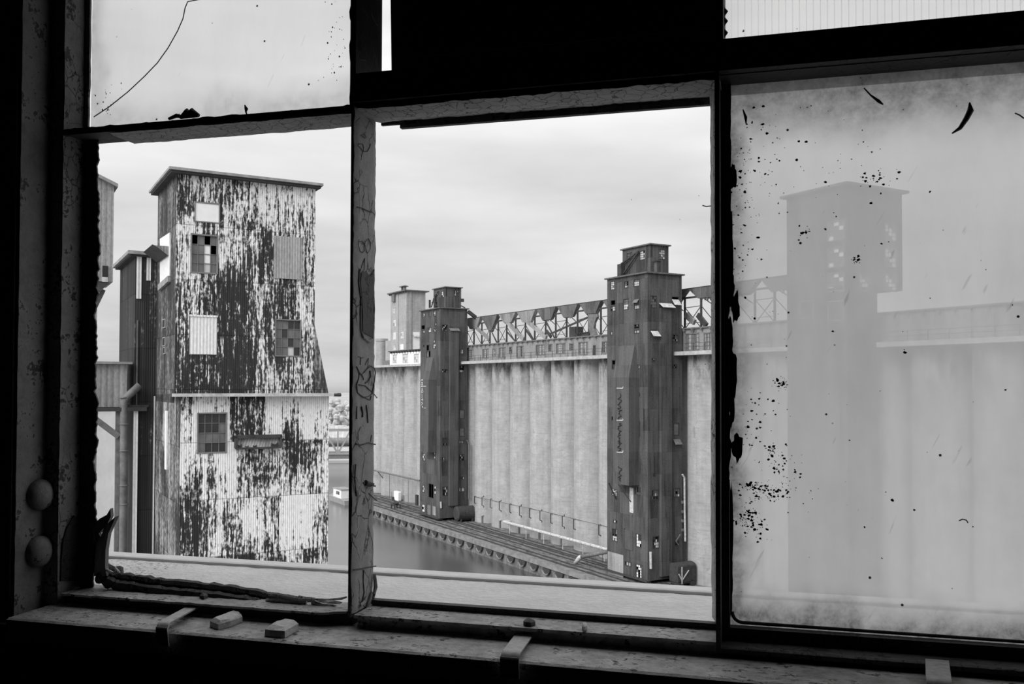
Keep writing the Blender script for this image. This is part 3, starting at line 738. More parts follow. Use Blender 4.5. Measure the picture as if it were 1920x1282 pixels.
b.add(vs, [(j * (nx + 1) + i, j * (nx + 1) + i + 1, (j + 1) * (nx + 1) + i + 1, (j + 1) * (nx + 1) + i) for j in range(ny) for i in range(nx)])
b.box(xe0, xe1, 1.16, yr0 + .004, ZLG - .08, ZLG - .003)
loc(b, 'ledge_slab', M['ledge'], t, smooth=True)
b = MB(); n = 120
prof = lambda i: [(yr0 + .001 * fbm((i * .2, 1, 1)), ZLG - .08), (yr0 + .0012 * fbm((i * .3, 1, 1)), ZLG - .003), (yr0 + .001, ZLG + .004), (yr0 + .006, ZLG + .0052), (yr1, ZLG + .004), (yr1 + .003, ZLG - .08)]
vs = [(xe0 + (xe1 - xe0) * i / n, *q) for i in range(n + 1) for q in prof(i)]
b.add(vs, [(6 * i + j, 6 * i + (j + 1) % 6, 6 * i + 6 + (j + 1) % 6, 6 * i + 6 + j) for i in range(n) for j in range(6)])
loc(b, 'ledge_rim', M['rim'], t)

# ---- loose things on the sill
def ribbon(name, label, centres, width, thick=.0022):
    pts = [Vector(p) for p in centres]; b = MB(); top = []; bot = []
    for i, p in enumerate(pts):
        tg = (pts[min(i + 1, len(pts) - 1)] - pts[max(i - 1, 0)]); nrm = Vector((0, -tg.z, tg.y)).normalized()
        if nrm.z < 0 and abs(nrm.z) > abs(nrm.y): nrm = -nrm
        hw = Vector((width / 2, 0, 0)); top += [p - hw, p + hw]; bot += [p - hw - nrm * thick, p + hw - nrm * thick]
    n = len(pts); vs = top + bot; o = 2 * n
    fs = []
    for i in range(n - 1):
        a = 2 * i
        fs += [(a, a + 1, a + 3, a + 2), (o + a, o + a + 2, o + a + 3, o + a + 1), (a, a + 2, o + a + 2, o + a), (a + 1, o + a + 1, o + a + 3, a + 3)]
    fs += [(0, o, o + 1, 1), (2 * n - 2, 2 * n - 1, o + 2 * n - 1, o + 2 * n - 2)]
    b.add(vs, fs)
    ob = recentre(b.build(name, M['strap'], bevel=.0006)); tag(ob, label, 'strap', 'bent metal straps hooked over the sill'); return ob
def strap(pa, pb, pc, wpx, label):
    p0 = on_y(*pa, 1.113); p1 = on_y(*pb, 1.022); width = wpx * .00065
    p2 = on_y(*pc, 1.010)
    r = .011; cz = p1.z - r
    pts = [p0, p0.lerp(p1, .5), p0.lerp(p1, .85)]
    pts += [Vector((p1.x + (p2.x - p1.x) * i / 8, p1.y - r * 1.15 * sin(i * pi / 16), cz + r * cos(i * pi / 16))) for i in range(9)]
    pts += [Vector((p2.x, pts[-1].y + .001, cz - .008)), Vector((p2.x, pts[-2].y + .002, cz - .016))]
    return ribbon('metal_strap', label, pts, width)
strap((366, 1134), (309, 1165), (306, 1181), 26, 'bent metal strap hooked over the sill left of the stone chips')
strap((984, 1187), (960, 1220), (956, 1237), 34, 'bent metal strap hooked over the sill below the middle opening')
strap((1757, 1236), (1760, 1272), (1761, 1289), 37, 'bent metal strap hooked over the sill below the frosted pane')
def lump(name, poly_px, h, mat, label, cat, top=.7, z=None, seed=1):
    z = ZSILL if z is None else z
    base = [on_z(px, py, z + .0005) for px, py in poly_px]; c = sum(base, Vector()) / len(base); n = len(base)
    q = random.Random(seed); mid = [p.lerp(c, .02) + Vector((0, 0, h * (.62 + .25 * q.random()))) for p in base]
    tp = [p.lerp(c, 1 - top + .1 * q.random()) + Vector((0, 0, h * (.85 + .3 * q.random()))) for p in base]
    b = MB(); b.add(base + mid + tp, [tuple(range(n - 1, -1, -1)), tuple(range(2 * n, 3 * n))] + [(k0 * n + i, k0 * n + (i + 1) % n, (k0 + 1) * n + (i + 1) % n, (k0 + 1) * n + i) for k0 in (0, 1) for i in range(n)])
    ob = recentre(b.build(name, M[mat], bevel=.0003)); tag(ob, label, cat); return ob
lump('stone_chip', [(393, 1175), (409, 1180.5), (432, 1175), (455, 1166), (453, 1160), (440, 1157), (415, 1165)], .0105, 'chip', 'long narrow pale stone chip on the sill beside the left strap', 'stone chip', .82, seed=4)
lump('stone_chip', [(496, 1192), (514, 1195), (534, 1196), (560, 1182), (552, 1174), (535, 1172), (512, 1177)], .0105, 'chip', 'broad flat pale stone chip on the sill, right of the narrow one', 'stone chip', .62, seed=5)
lump('mortar_crumb', [(981, 1172), (985, 1174), (996, 1174.5), (1004, 1172), (1002, 1168), (992, 1166), (984, 1168)], .0065, 'pebble', 'dark crumb of mortar on the rail below the middle opening', 'crumb', .45, ZBAR, 6)
lump('mortar_crumb', [(1091, 1181), (1096, 1183), (1101, 1181), (1101, 1177), (1096, 1175), (1091, 1177)], .007, 'chip', 'small round pale crumb on the rail, right of the dark crumb', 'crumb', .6, ZBAR, 7)
lump('mortar_crumb', [(374, 1122), (382, 1124), (390, 1121), (388, 1117), (378, 1116)], .006, 'pebble', 'grey crumb on the rotten rail under the left opening', 'crumb', .5, ZBAR, 8)
# splintered upright remains of the sash in the lower left corner
t = thing('sash_splinter', 'jagged splintered piece of old sash standing in the lower left corner', 'splinter', on_y(190, 1078, 1.15))
def blade(pxs, y0, th, name, lab=None):
    b = MB(); b.prism([on_y(px, py, y0 + .004 * fbm((px * .05, py * .05, 1))) for px, py in pxs], (0, th, 0)); return loc(b, name, M['shard'], t, label=lab)
blade([(162, 1075), (163, 998), (172, 985), (187, 972), (200, 965), (207, 953), (208, 968), (200, 984), (185, 1000), (196, 1020), (196, 1075)], 1.144, .006, 'blade')
blade([(176, 1080), (180, 1020), (190, 1003), (196, 985), (204, 979), (217, 968), (212, 980), (203, 1000), (198, 1030), (197, 1062), (200, 1080)], 1.135, .007, 'blade')

# ================================================================== OUTSIDE
def RD(root_s, root_d):
    """pixel readers for the two visible faces of a building whose near corner stands at (root_s, root_d)"""
    O = SD(root_s, root_d)
    def L(px, py, off=0.0):                 # the face towards the water: local (x, z) on y = -off
        p = on_pl(px, py, D, root_d - off) - O; return (-p.dot(S), p.z)
    def R(px, py, off=0.0):                 # the face towards the viewer's right: local (y, z) on x = off
        p = on_pl(px, py, S, root_s - off) - O; return (p.dot(D), p.z)
    return L, R

class Tower:
    """hollow sheet-metal building; windows cut real holes in its two visible faces"""
    def __init__(t, root, s, d):
        t.root = root; t.gl = GL; t.L, t.R = RD(s, d); t.hl = []; t.hr = []
    def rect(t, face, px, off=0.0):
        f = t.L if face == 'L' else t.R
        cx = (px[0] + px[2]) / 2; cy = (px[1] + px[3]) / 2
        a = f(px[0], cy, off)[0]; c = f(px[2], cy, off)[0]; e = f(cx, px[1], off)[1]; g = f(cx, px[3], off)[1]
        return min(a, c), max(a, c), min(e, g), max(e, g)
    def win(t, face, px, cols, rows, pat, fx=0.0, name='window', off=0.0, fr=.07, label=None, cut=True, depth=.08):
        """pat: d dark, g grey, l light, w white pane, x missing"""
        u0, u1, v0, v1 = t.rect(face, px, off)
        if cut: (t.hl if face == 'L' else t.hr).append((u0, u1, v0, v1))
        P = (lambda u, v, w: (u, -off + w, v)) if face == 'L' else (lambda u, v, w: (off - w, u, v))
        b = MB()
        def bx(a0, a1, c0, c1, w0, w1, m): b.hexa([P(a0, c0, w0), P(a1, c0, w0), P(a1, c0, w1), P(a0, c0, w1), P(a0, c1, w0), P(a1, c1, w0), P(a1, c1, w1), P(a0, c1, w1)], m)
        for q in ((u0 - fr, u0 + fr * .4, v0 - fr, v1 + fr), (u1 - fr * .4, u1 + fr, v0 - fr, v1 + fr), (u0, u1, v0 - fr, v0 + fr * .4), (u0, u1, v1 - fr * .4, v1 + fr)):
            bx(*q, -.03, depth + .04, 0)
        cw = (u1 - u0) / cols; rh = (v1 - v0) / rows; i = 0
        for r in range(rows):
            for c in range(cols):
                ch = pat[i % len(pat)]; i += 1
                if ch == 'x': continue
                cc = c if face == 'L' or True else cols - 1 - c
                m = {'d': 1, 'g': 2, 'l': 3, 'w': 4}[ch]
                bx(u0 + cw * cc, u0 + cw * (cc + 1), v1 - rh * (r + 1), v1 - rh * r, depth, depth + .015, m)
        for c in range(1, cols): bx(u0 + cw * c - fr * .25, u0 + cw * c + fr * .25, v0, v1, depth - .04, depth + .01, 0)
        for r in range(1, rows): bx(u0, u1, v0 + rh * r - fr * .25, v0 + rh * r + fr * .25, depth - .04, depth + .01, 0)
        return b.build(name, [M[q] for q in t.gl], t.root, label=label)
    def hood(t, face, px, out=.7, mat='pipelight', name='awning_sash', off=0.0):
        """top-hung sash standing open: px = rectangle of the tilted leaf"""
        u0, u1, v0, v1 = t.rect(face, px, off)
        b = MB()
        P = (lambda u, v, w: (u, -off - w, v)) if face == 'L' else (lambda u, v, w: (off + w, u, v))
        b.hexa([P(u0, v1, 0), P(u1, v1, 0), P(u1, v0, out), P(u0, v0, out), P(u0, v1 + .05, .03), P(u1, v1 + .05, .03), P(u1, v0 + .05, out + .03), P(u0, v0 + .05, out + .03)])
        return b.build(name, M[mat], t.root)
    def casing(t, face, pxs, off, mat, name, top=None, bev=0):
        u0, u1, v0, v1 = t.rect(face, pxs, off); b = MB()
        P = (lambda u, v, w: (u, -w, v)) if face == 'L' else (lambda u, v, w: (w, u, v))
        if top:
            vt = t.rect(face, (pxs[0], top, pxs[2], pxs[3]), 0)[3]
            us = t.rect(face, (top and pxs[4] if len(pxs) > 4 else pxs[0], top, pxs[5] if len(pxs) > 5 else pxs[2], pxs[3]), 0)
            a0, a1 = us[0], us[1]
            pts = [P(u0, v0, 0), P(u1, v0, 0), P(u1, v0, off), P(u0, v0, off), P(u0, v1, 0), P(u1, v1, 0), P(u1, v1, off), P(u0, v1, off)]
            b.hexa(pts)
            b.hexa([P(u0, v1, -.05), P(u1, v1, -.05), P(u1, v1, off), P(u0, v1, off), P(a0, vt, -.05), P(a1, vt, -.05), P(a1, vt, .05), P(a0, vt, .05)])
        else:
            b.hexa([P(u0, v0, 0), P(u1, v0, 0), P(u1, v0, off), P(u0, v0, off), P(u0, v1, 0), P(u1, v1, 0), P(u1, v1, off), P(u0, v1, off)])
        return b.build(name, M[mat], t.root)
    def shell(t, x0, y1, z0, z1, mats, name='walls', lean=0.0, openbase=True):
        """walls x0..0 by 0..y1; mats = (left-face, right-face) materials"""
        b = MB()
        b.holed(lambda u, v: (u, 0, v), x0, 0, z0, z1, t.hl, 0)
        hr = list(t.hr)
        b.holed(lambda u, v: (0, u, v), 0, y1, z0, z1, hr, 1)
        b.face([(x0, y1, z0), (0, y1, z0), (0, y1, z1), (x0, y1, z1)], 1)
        b.face([(x0, 0, z0), (x0, 0, z1), (x0, y1, z1), (x0, y1, z0)], 0)
        b.face([(x0, 0, z1), (0, 0, z1), (0, y1, z1), (x0, y1, z1)], 0)
        b.face([(x0, 0, z0), (x0, y1, z0), (0, y1, z0), (0, 0, z0)], 0)
        return b.build(name, [M[q] for q in mats], t.root)
    def roof(t, x0, x1, y0, y1, z, over=.35, th=.25, mat='eaves', name='roof'):
        b = MB(); b.box(x0 - over, x1 + over, y0 - over, y1 + over, z, z + th); return b.build(name, M[mat], t.root)

# ------------------------------------------------------------------ near tower: flaking white corrugated iron
s0, d0 = 47.2, 7.85
t = thing('corrugated_tower', 'tall square tower of flaking white corrugated iron, nearest building beyond the sill', 'tower', SD(s0, d0), RZ)
T = Tower(t, s0, d0)
yr = T.R(591, 450)[0]; xl = T.L(295.5, 450)[0]
zt = T.R(331, 322)[1]; zl = T.R(327, 740)[1]
T.win('R', (366, 381, 411, 416), 1, 1, 'w', label='blank white board over an opening', depth=.0, fr=.04)
T.win('R', (359, 441, 407, 511), 4, 4, 'xgxgggwxggwggglg', fr=.05)
T.win('R', (356, 594, 406, 664), 1, 1, 'w', name='board', fr=.03, cut=True, depth=.02)
T.win('R', (517, 600, 563, 667), 4, 4, 'ggddgdggggdgggld', fr=.04)
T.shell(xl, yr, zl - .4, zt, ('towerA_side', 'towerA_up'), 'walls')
u0, u1, v0, v1 = T.rect('R', (513, 444, 566, 523)); b = MB(); b.box(.01, .10, u0, u1, v0, v1); b.build('grey_panel', M['greyrib'], t, label='grey ribbed sheet patch')
u0, u1, v0, v1 = T.rect('R', (356, 594, 406, 664)); b = MB(); b.box(-.02, .05, u0, u1, v0, v1); b.box(0, .09, u0 - .03, u1 + .03, v1, v1 + .09); b.build('ribbed_board', M['whiterib'], t, label='white ribbed board over an opening')
b = MB(); ov = .42                                                  # eave
b.hexa([(xl - ov, -ov, zt + .02), (ov, -ov, zt + .02), (ov, yr + ov * .7, zt + .02), (xl - ov, yr + ov * .7, zt + .02), (xl - ov, -ov, zt + .15), (ov, -ov, zt + .15), (ov, yr + ov * .7, zt + .15), (xl - ov, yr + ov * .7, zt + .15)], 0)
b.box(xl - ov + .1, ov - .1, -ov + .1, yr + .2, zt - .1, zt + .02, 1)
b.build('roof', [M['rooflight'], M['roofdark']], t)
# flared lower right-hand edge
y2, z2 = T.R(617, 738); y1_, z1_ = T.R(590.5, 608)
b = MB(); b.prism([(-.02, yr, z1_), (-.02, yr, z2 - .1), (-.02, y2, z2 - .1)], (-2.5, 0, 0)); b.build('flared_skirt', M['towerA_side'], t)
# lower, slightly wider storey
L2, R2 = RD(s0 - 1.75, d0)
TL = Tower(t, s0 - 1.75, d0); off = 1.75
ylr = R2(616, 900)[0]
sub = thing('storey', '', 'x', (1.75, 0, 0)); sub.parent = t
for kk in ('label', 'category'): del sub[kk]
TL.root = sub
TL.win('R', (371, 775, 424, 848), 4, 4, 'dddddddggggggddd', fr=.045)
zt2 = R2(480, 741)[1]
xl2 = -1.75 + xl
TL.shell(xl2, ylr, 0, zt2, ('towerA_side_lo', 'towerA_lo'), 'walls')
u0, u1, v0, v1 = TL.rect('R', (340, 736, 619, 743))
b = MB(); b.box(-1.9, .45, -.15, u1 + .1, zt2 + .02, zt2 + .07, 1); b.box(.3, .48, -.45, u1 + .22, zt2 - .05, zt2 + .1, 0); b.box(-2.2, .3, -.45, -.1, zt2 - .05, zt2 + .06, 1)
b.tube([(.42, u1 + .05, zt2 + .02), (.42, u1 + .42, zt2 + .02)], .09, 8, 1)
b.build('gutter', [M['pipelight'], M['roofdark']], sub)
u0, u1, v0, v1 = TL.rect('R', (441, 816, 524, 838))                 # torn louvre
b = MB(); b.box(0, .3, u0 - .05, u1 + .05, v1 - .12, v1 + .03, 0); b.box(0, .3, u0 - .05, u0 + .05, v0, v1, 0); b.box(0, .3, u1 - .05, u1 + .05, v0, v1, 0); b.box(0, .34, u0, u1, v0 - .07, v0 + .02, 0)
b.hexa([(.02, u0, v0), (.24, u0, v0), (.24, u1, v0), (.02, u1, v0), (.02, u0, v1), (.06, u0, v1), (.06, u1, v1), (.02, u1, v1)], 1)
for f0, f1, hh in ((.03, .12, .18), (.2, .27, .1), (.37, .45, .12), (.78, .95, .2)):
    a0 = u0 + (u1 - u0) * f0; a1 = u0 + (u1 - u0) * f1
    b.prism([(.252, a0, v0 + .03), (.252, a1, v0 + .03), (.235, a1, v0 + hh * 1.2), (.24, (a0 + a1) / 2, v0 + hh * .6), (.235, a0, v0 + hh)], (.01, 0, 0), 2)
b.build('torn_louvre', [M['iron'], M['greyrib'], M['darkscrawl']], sub)
# hood, white patches and slits on the side face
b = MB()
def lq(px, py, off=0): u, v = T.L(px, py, off); return Vector((u, -off, v))
b.prism([lq(302, 448), lq(320, 436), lq(320, 522), lq(302, 534)], (0, -.06, 0)); b.build('white_patch', M['whiterib'], t, label='pale ribbed sheet patch on the side face')
b = MB(); a, c = lq(303, 465), lq(318, 488)
h0 = T.L(316, 464); h1 = T.L(304, 489); zz0, zz1 = h1[1], h0[1]; xa, xb = T.L(301, 470)[0], T.L(319, 470)[0]
b.hexa([(xa, -.05, zz0), (xb, -.05, zz0), (xb, -.12, zz0), (xa, -.12, zz0), (xa, 0, zz1), (xb, 0, zz1), (xb, -.75, zz1), (xa, -.75, zz1)], 0)
b.hexa([(xa - .05, -.12, zz0 - .03), (xb + .05, -.12, zz0 - .03), (xb + .05, -.2, zz0), (xa - .05, -.2, zz0), (xa - .05, -.78, zz1), (xb + .05, -.78, zz1), (xb + .05, -.85, zz1 + .03), (xa - .05, -.85, zz1 + .03)], 1)
b.build('chute_hood', [M['greyrib'], M['iron']], t, label='projecting spout hood on the side face')
b = MB(); b.prism([lq(301, 545), lq(320, 528), lq(320, 517), lq(301, 534)], (0, -.14, 0)); b.build('patch_sill', M['rooflight'], t)
for q in ((306, 598, 311, 615), (306, 632, 311, 649), (307, 650, 311, 664)):
    b = MB(); p = T.rect('L', q); b.box(p[0], p[1], -.05, 0, p[2], p[3]); b.box(p[0] + .1, p[1] - .1, -.055, -.01, p[2] + .05, p[3] - .05, 1); b.build('narrow_window', [M['rooflight'], M['darkscrawl']], t)
b = MB()
for q in ((254, 772, 258, 1040), (282, 742, 288, 1040), (310, 770, 313, 880)):
    p = T.rect('L', q, .05); b.box(max(p[0], xl2 + 1.75 - 2), p[1], -.08, -.01, p[2], p[3])
# (pale streaks on the lower side wall are cover strips of the sheeting)
b.build('cover_strip', M['whiterib'], t)

# ------------------------------------------------------------------ dark annex behind it
sA, dA = s0 - xl + .15, 6.75
L, R = RD(sA, dA)
xa0 = L(223, 700)[0]; zE = R(252, 478)[1]; yA = 1.4
t = thing('corrugated_annex', 'dark ribbed iron annex with a lean-to eave, left of the flaking tower', 'building', SD(sA, dA), RZ)
TA = Tower(t, sA, dA); yA = R(303, 600)[0]
TA.shell(xa0, yA, 0, zE, ('annex', 'annex'))
b = MB(); b.box(xa0 - .35, .35, -.4, yA, zE + .02, zE + .2, 0); b.box(xa0 - .2, .2, -.25, yA, zE - .08, zE + .02, 1); b.build('roof', [M['rooflight'], M['roofdark']], t)
b = MB(); u, v = R(260, 480); b.box(.01, .06, u - .1, u + .15, R(260, 560)[1], zE); u, v = R(275, 480); b.box(.01, .05, u, u + .22, R(260, 525)[1], zE - .1); b.build('pale_streak_sheet', M['whiterib'], t)
b = MB(); u, v = R(256, 650); b.box(.0, .07, u, u + .06, 0, zE - 3.5); b.build('corner_strip', M['ironmid'], t)

# downpipe on the annex
pl = lambda px, py, off=.35: SD(sA - off, 0) + D * on_pl(px, py, S, sA - off).dot(D) + Vector((0, 0, on_pl(px, py, S, sA - off).z))
pts = [pl(262, 722), pl(250, 733), pl(238, 744), pl(233, 752), pl(232, 765), pl(232, 900)]; pts.append(Vector((pts[-1].x, pts[-1].y, 0)))
b = MB(); b.tube(pts, .2, 12)
for py in (745, 795, 845, 910, 945): q = pl(232.5, py); b.tube([q + Vector((0, 0, .04)), q - Vector((0, 0, .04))], .23, 12)
ob = b.build('downpipe', M['ironmid'], None, smooth=True); tag(ob, 'fat grey downpipe with an elbow, left of the dark annex', 'pipe')
# bridge gallery running off to the left, with its conveyor shelf and brace
sG = sA - .2
gl = lambda px, py: on_pl(px, py, S, sG)
a, c = gl(60, 680), gl(238, 681); dz0 = gl(200, 763).z; dz1 = gl(200, 682).z
t = thing('bridge_gallery', 'grey ribbed enclosed bridge between the annex and the hopper house', 'gallery', SD(sG, a.dot(D), 0), RZ)
b = MB(); Lg = c.dot(D) - a.dot(D); b.box(-2.2, 0, 0, Lg, dz0, dz1); b.build('walls', M['palegrey'], t)
b = MB(); b.box(-2.5, .25, -.1, Lg + .25, dz1, dz1 + .12); b.build('roof', M['rooflight'], t)
b = MB(); e = gl(274, 767); b.box(-1.2, .3, -.1, e.dot(D) - a.dot(D), dz0 - .22, dz0 - .02); b.box(-1, .1, Lg - .3, e.dot(D) - a.dot(D) + .1, dz0 - .02, dz0 + .1); b.build('shelf', M['iron'], t)
b = MB(); lp = lambda px, py: Vector((.05, gl(px, py).dot(D) - a.dot(D), gl(px, py).z))
b.bar(lp(174, 782), lp(222, 818), .3); b.build('brace', M['ironmid'], t)
b = MB()
for px in (221, 178): q = lp(px, 770); b.box(-.15, .05, q.y - .1, q.y + .1, 0, dz0 - .1)
b.build('post', M['ironmid'], t)
b = MB(); q = lp(254, 770); b.box(-.1, .12, q.y - .09, q.y + .12, 0, dz0 - .2); b.build('pale_post', M['whiterib'], t, label='flaking white post')
# hopper house far left
sH = 62.0
hl = lambda px, py: on_pl(px, py, S, sH)
a, c = hl(110, 500), hl(212, 500); zb = hl(200, 528).z; ztl = hl(185, 335).z; ztr = hl(213, 349).z
t = thing('hopper_house', 'pale grey ribbed hopper house on a stalk, at the far left edge', 'hopper', SD(sH, a.dot(D), 0), RZ)
Wd = c.dot(D) - a.dot(D); yq = hl(186, 500).dot(D) - a.dot(D); zfar = ztl + (ztl - ztr) / (Wd - yq) * yq
b = MB(); b.prism([(0, 0, zb), (0, Wd, zb), (0, Wd, ztr), (0, 0, zfar)], (-4, 0, 0)); b.build('walls', M['palegrey'], t)
b = MB(); b.prism([(.3, -.2, zfar), (.3, Wd + .2, ztr - .08), (.3, Wd + .2, ztr + .12), (.3, -.2, zfar + .2)], (-4.6, 0, 0)); b.build('roof', M['rooflight'], t)
hq = lambda px, py: (hl(px, py).dot(D) - a.dot(D), hl(px, py).z)
b = MB(); u, v = hq(192, 498); u2, v2 = hq(202, 520); b.box(-.02, .08, u, u2, v2, v, 0); b.box(0, .12, u, u2, v2 - .3, v2, 1); b.build('window', [M['darkscrawl'], M['pipelight']], t)
b = MB(); u, v = hq(205, 530); u2, v2 = hq(190, 545); u3, v3 = hq(183, 560)
b.hexa([(-2, u - 1.6, v2 - .3), (-1, u - 1.6, v2 - .3), (-1, u - .7, v2 - .3), (-2, u - .7, v2 - .3), (-3, u - 3, v), (0, u - 3, v), (0, u, v), (-3, u, v)])
b.bar((-1.2, hq(198, 540)[0], hq(198, 540)[1]), (-1.2, hq(181, 575)[0], hq(181, 575)[1]), .25); b.build('spout', M['ironmid'], t)
b = MB(); u, v = hq(182, 560); b.box(-3, -1, u - 2.2, u + .1, 0, zb - .2); b.build('stalk', M['palegrey'], t)
# pale concrete bin under the gallery
sB = 84.0; p = on_pl(160, 780, S, sB); zb = p.z; dl = p.dot(D); dr = on_pl(224, 780, S, sB).dot(D)
b = MB(); R_ = 6.0; b.lathe([(R_, 0), (R_, on_pl(200, 755, S, sB).z - .4), (R_ + .2, on_pl(200, 755, S, sB).z - .4), (R_ + .2, on_pl(200, 755, S, sB).z)], SD(sB, dr - R_, 0), 48)
ob = b.build('storage_bin', M['palecon'], None, smooth=False); tag(ob, 'pale round concrete bin seen below the bridge gallery', 'bin')

# ================================================================== RIVER, QUAY AND GRAIN ELEVATOR
ZW = -2.5
vh = ray(640, 722); vh.z = 0; vh.normalize(); vr = Vector((vh.y, -vh.x, 0))
b = MB(); b.face([vh * -150 + vr * -900 + Vector((0, 0, ZW)), vh * -150 + vr * 700 + Vector((0, 0, ZW)), vh * 1500 + vr * 700 + Vector((0, 0, ZW)), vh * 1500 + vr * -900 + Vector((0, 0, ZW))])
struct(b.build('river', M['water']), 'calm grey river', 'river')
b = MB(); q = lambda f, r, z: vh * f + vr * r + Vector((0, 0, z))
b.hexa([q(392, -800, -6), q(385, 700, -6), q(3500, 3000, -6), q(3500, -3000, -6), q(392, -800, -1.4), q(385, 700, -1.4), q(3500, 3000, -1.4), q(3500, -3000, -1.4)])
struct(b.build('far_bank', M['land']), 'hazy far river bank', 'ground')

SE = 252.0                                            # up-river end of the quay
def spx(px, py, d): return on_pl(px, py, D, d).dot(S)
t = thing('quay', 'long gravel quay with round fenders along the foot of the silos', 'quay', SD(150, 82, 0), RZ); t['kind'] = 'structure'
X = lambda s: 150 - s                                  # quay-local x
b = MB(); b.prism([(X(q), y, -4) for q, y in ((224, 0), (20, 0), (20, 40), (SE + 4, 40), (SE + 4, 14), (241, 8.5))], (0, 0, 4)); b.build('deck', M['deck'], t)
b = MB(); b.box(X(224), X(20), -.25, .75, -.7, .12); b.build('edge_beam', M['quayface'], t)
fb = MB(); r = 1.15; n = 14
pr = [Vector((r * cos(pi + pi * i / n), 0, r * sin(pi + pi * i / n) * .95)) for i in range(n + 1)]
fb.prism(pr, (0, -.4, 0), 1)
fb.tube([Vector((p.x * .9, -.42, p.z * .9)) for p in pr[2:-4]], .12, 6)
f0 = None; i = 0; s = 88.0
while s < 222:
    if f0 is None: f0 = fb.build('fender', [M['quayface'], M['iron']], t); f0.location = (X(s), -.02, -.8)
    else:
        c = f0.copy(); COL.objects.link(c); c.location = (X(s), -.02, -.8)
    s += 4.05
for i, (da, db) in enumerate(((83.5, 84.95), (87.2, 88.65), (89.5, 90.9))):
    g = thing('railway_track', ['railway track nearest the water on the quay', 'middle railway track on the quay, passing under the dark towers', 'railway track on the quay closest to the silos'][i], 'railway track', SD(140, (da + db) / 2, 0), RZ)
    for dd in (da, db):
        b = MB(); b.box(140 - (225, 232, 238)[i], 90, dd - (da + db) / 2 - .09, dd - (da + db) / 2 + .09, 0, .16); b.build('rail', M['iron'], g)

# ---- grain elevator
ge = thing('grain_elevator', 'long row of tall pale concrete grain silos with a sheet-iron gallery on top', 'grain elevator', SD(140, 93, 0), RZ)
GX = lambda s: 140 - s
sb = MB(); n = 40; R_ = 3.95; ZS = 34.55
for i in range(n):
    a0 = pi + .0 + pi * i / n; a1 = pi + pi * (i + 1) / n
    p = [(R_ * cos(a), R_ * sin(a)) for a in (a0, a1)]
    sb.face([(p[0][0], p[0][1], 0), (p[1][0], p[1][1], 0), (p[1][0], p[1][1], ZS), (p[0][0], p[0][1], ZS)])
sb.face([(R_ * cos(pi + pi * i / n), R_ * sin(pi + pi * i / n), ZS) for i in range(n + 1)]); sb.face([(R_, 0, 0), (-R_, 0, 0), (-R_, 0, ZS), (R_, 0, ZS)])
sb.face([(R_ * cos(pi + pi * i / n), R_ * sin(pi + pi * i / n), 0) for i in range(n, -1, -1)])
s0_ = None
for kk in range(-8, 18):
    sc = 108.4 + 7.95 * kk
    if s0_ is None: c = s0_ = sb.build('silo', M['concrete'], ge, smooth=True)
    else: c = s0_.copy(); COL.objects.link(c)
    c.location = (GX(sc), 3.95, 0)
# own texture space per silo
base_me = s0_.data.copy()
for c in [o for o in ge.children if o.name.startswith('silo')]:
    c.data = base_me.copy()
    off = Vector((rnd.uniform(-40, 40), rnd.uniform(-40, 40), 0))
    c.data.transform(Matrix.Translation(off)); c.location = c.location - off
SW0, SW1 = 45, 248
b = MB(); b.box(GX(SW1), GX(SW0), 3.4, 26, 0, ZS); b.build('bin_infill', M['concrete'], ge)
b = MB(); b.box(GX(SW1), GX(SW0), -1.5, 27, ZS, 35.12); b.build('ledge', M['ledgecon'], ge)
LG, RG = RD(140, 93.6)
ZG = on_pl(1137, 628.7, D, 93.6).z
TG = Tower(ge, 140, 93.0); TG.gl = GLG
def g3(x0, y0, x1, y1): return (870 + x0 / 6.857, 550 + y0 / 6.857, 870 + x1 / 6.857, 550 + y1 / 6.857)
def z4(x0, y0, x1, y1): return (1120 + x0 / 4.932, 440 + y0 / 4.932, 1120 + x1 / 4.932, 440 + y1 / 4.932)
for rct, c, r, pat in ((g3(45, 728, 118, 838), 4, 4, 'llgl'), (g3(240, 716, 315, 828), 4, 4, 'glgl'), (g3(368, 715, 402, 800), 2, 3, 'lgll'), (g3(450, 697, 535, 822), 5, 4, 'glggl'), (g3(582, 690, 620, 770), 2, 3, 'dgd'), (g3(676, 680, 765, 815), 5, 4, 'glgdl'),
                       (g3(925, 662, 1030, 790), 5, 4, 'gglgl'), (g3(1085, 655, 1130, 740), 3, 4, 'ddg'), (g3(1187, 645, 1300, 770), 5, 4, 'gllgg'), (g3(1357, 645, 1405, 730), 3, 4, 'gdd'), (g3(1475, 628, 1590, 778), 5, 4, 'glglg'), (g3(1775, 620, 1840, 760), 4, 4, 'gdlg'),
                       (z4(818, 915, 938, 1062), 5, 4, 'glggl'), (z4(988, 910, 1045, 1062), 4, 4, 'lglg')):
    TG.win('L', rct, c, r, pat, off=-.6, fr=.14, depth=.1)
for s in (96, 88, 80, 72): pass
TG.win('L', g3(1660, 665, 1695, 795), 1, 1, 'd', off=-.6, fr=.1, name='door')
sE1 = spx(876, 650, 93.6) + 14
b = MB(); b.holed(lambda u, v: (u, .6, v), GX(sE1), GX(SW0), 35.12, ZG, TG.hl, 0)
b.face([(GX(SW0), .6, 35.12), (GX(SW0), 12, 35.12), (GX(SW0), 12, ZG), (GX(SW0), .6, ZG)]); b.face([(GX(sE1), 12, 35.12), (GX(SW0), 12, 35.12), (GX(SW0), 12, ZG), (GX(sE1), 12, ZG)])
b.build('gallery_walls', M['gallery'], ge)
b = MB(); b.box(GX(sE1), GX(SW0), .3, 12.3, ZG, ZG + .2)
s = SW0
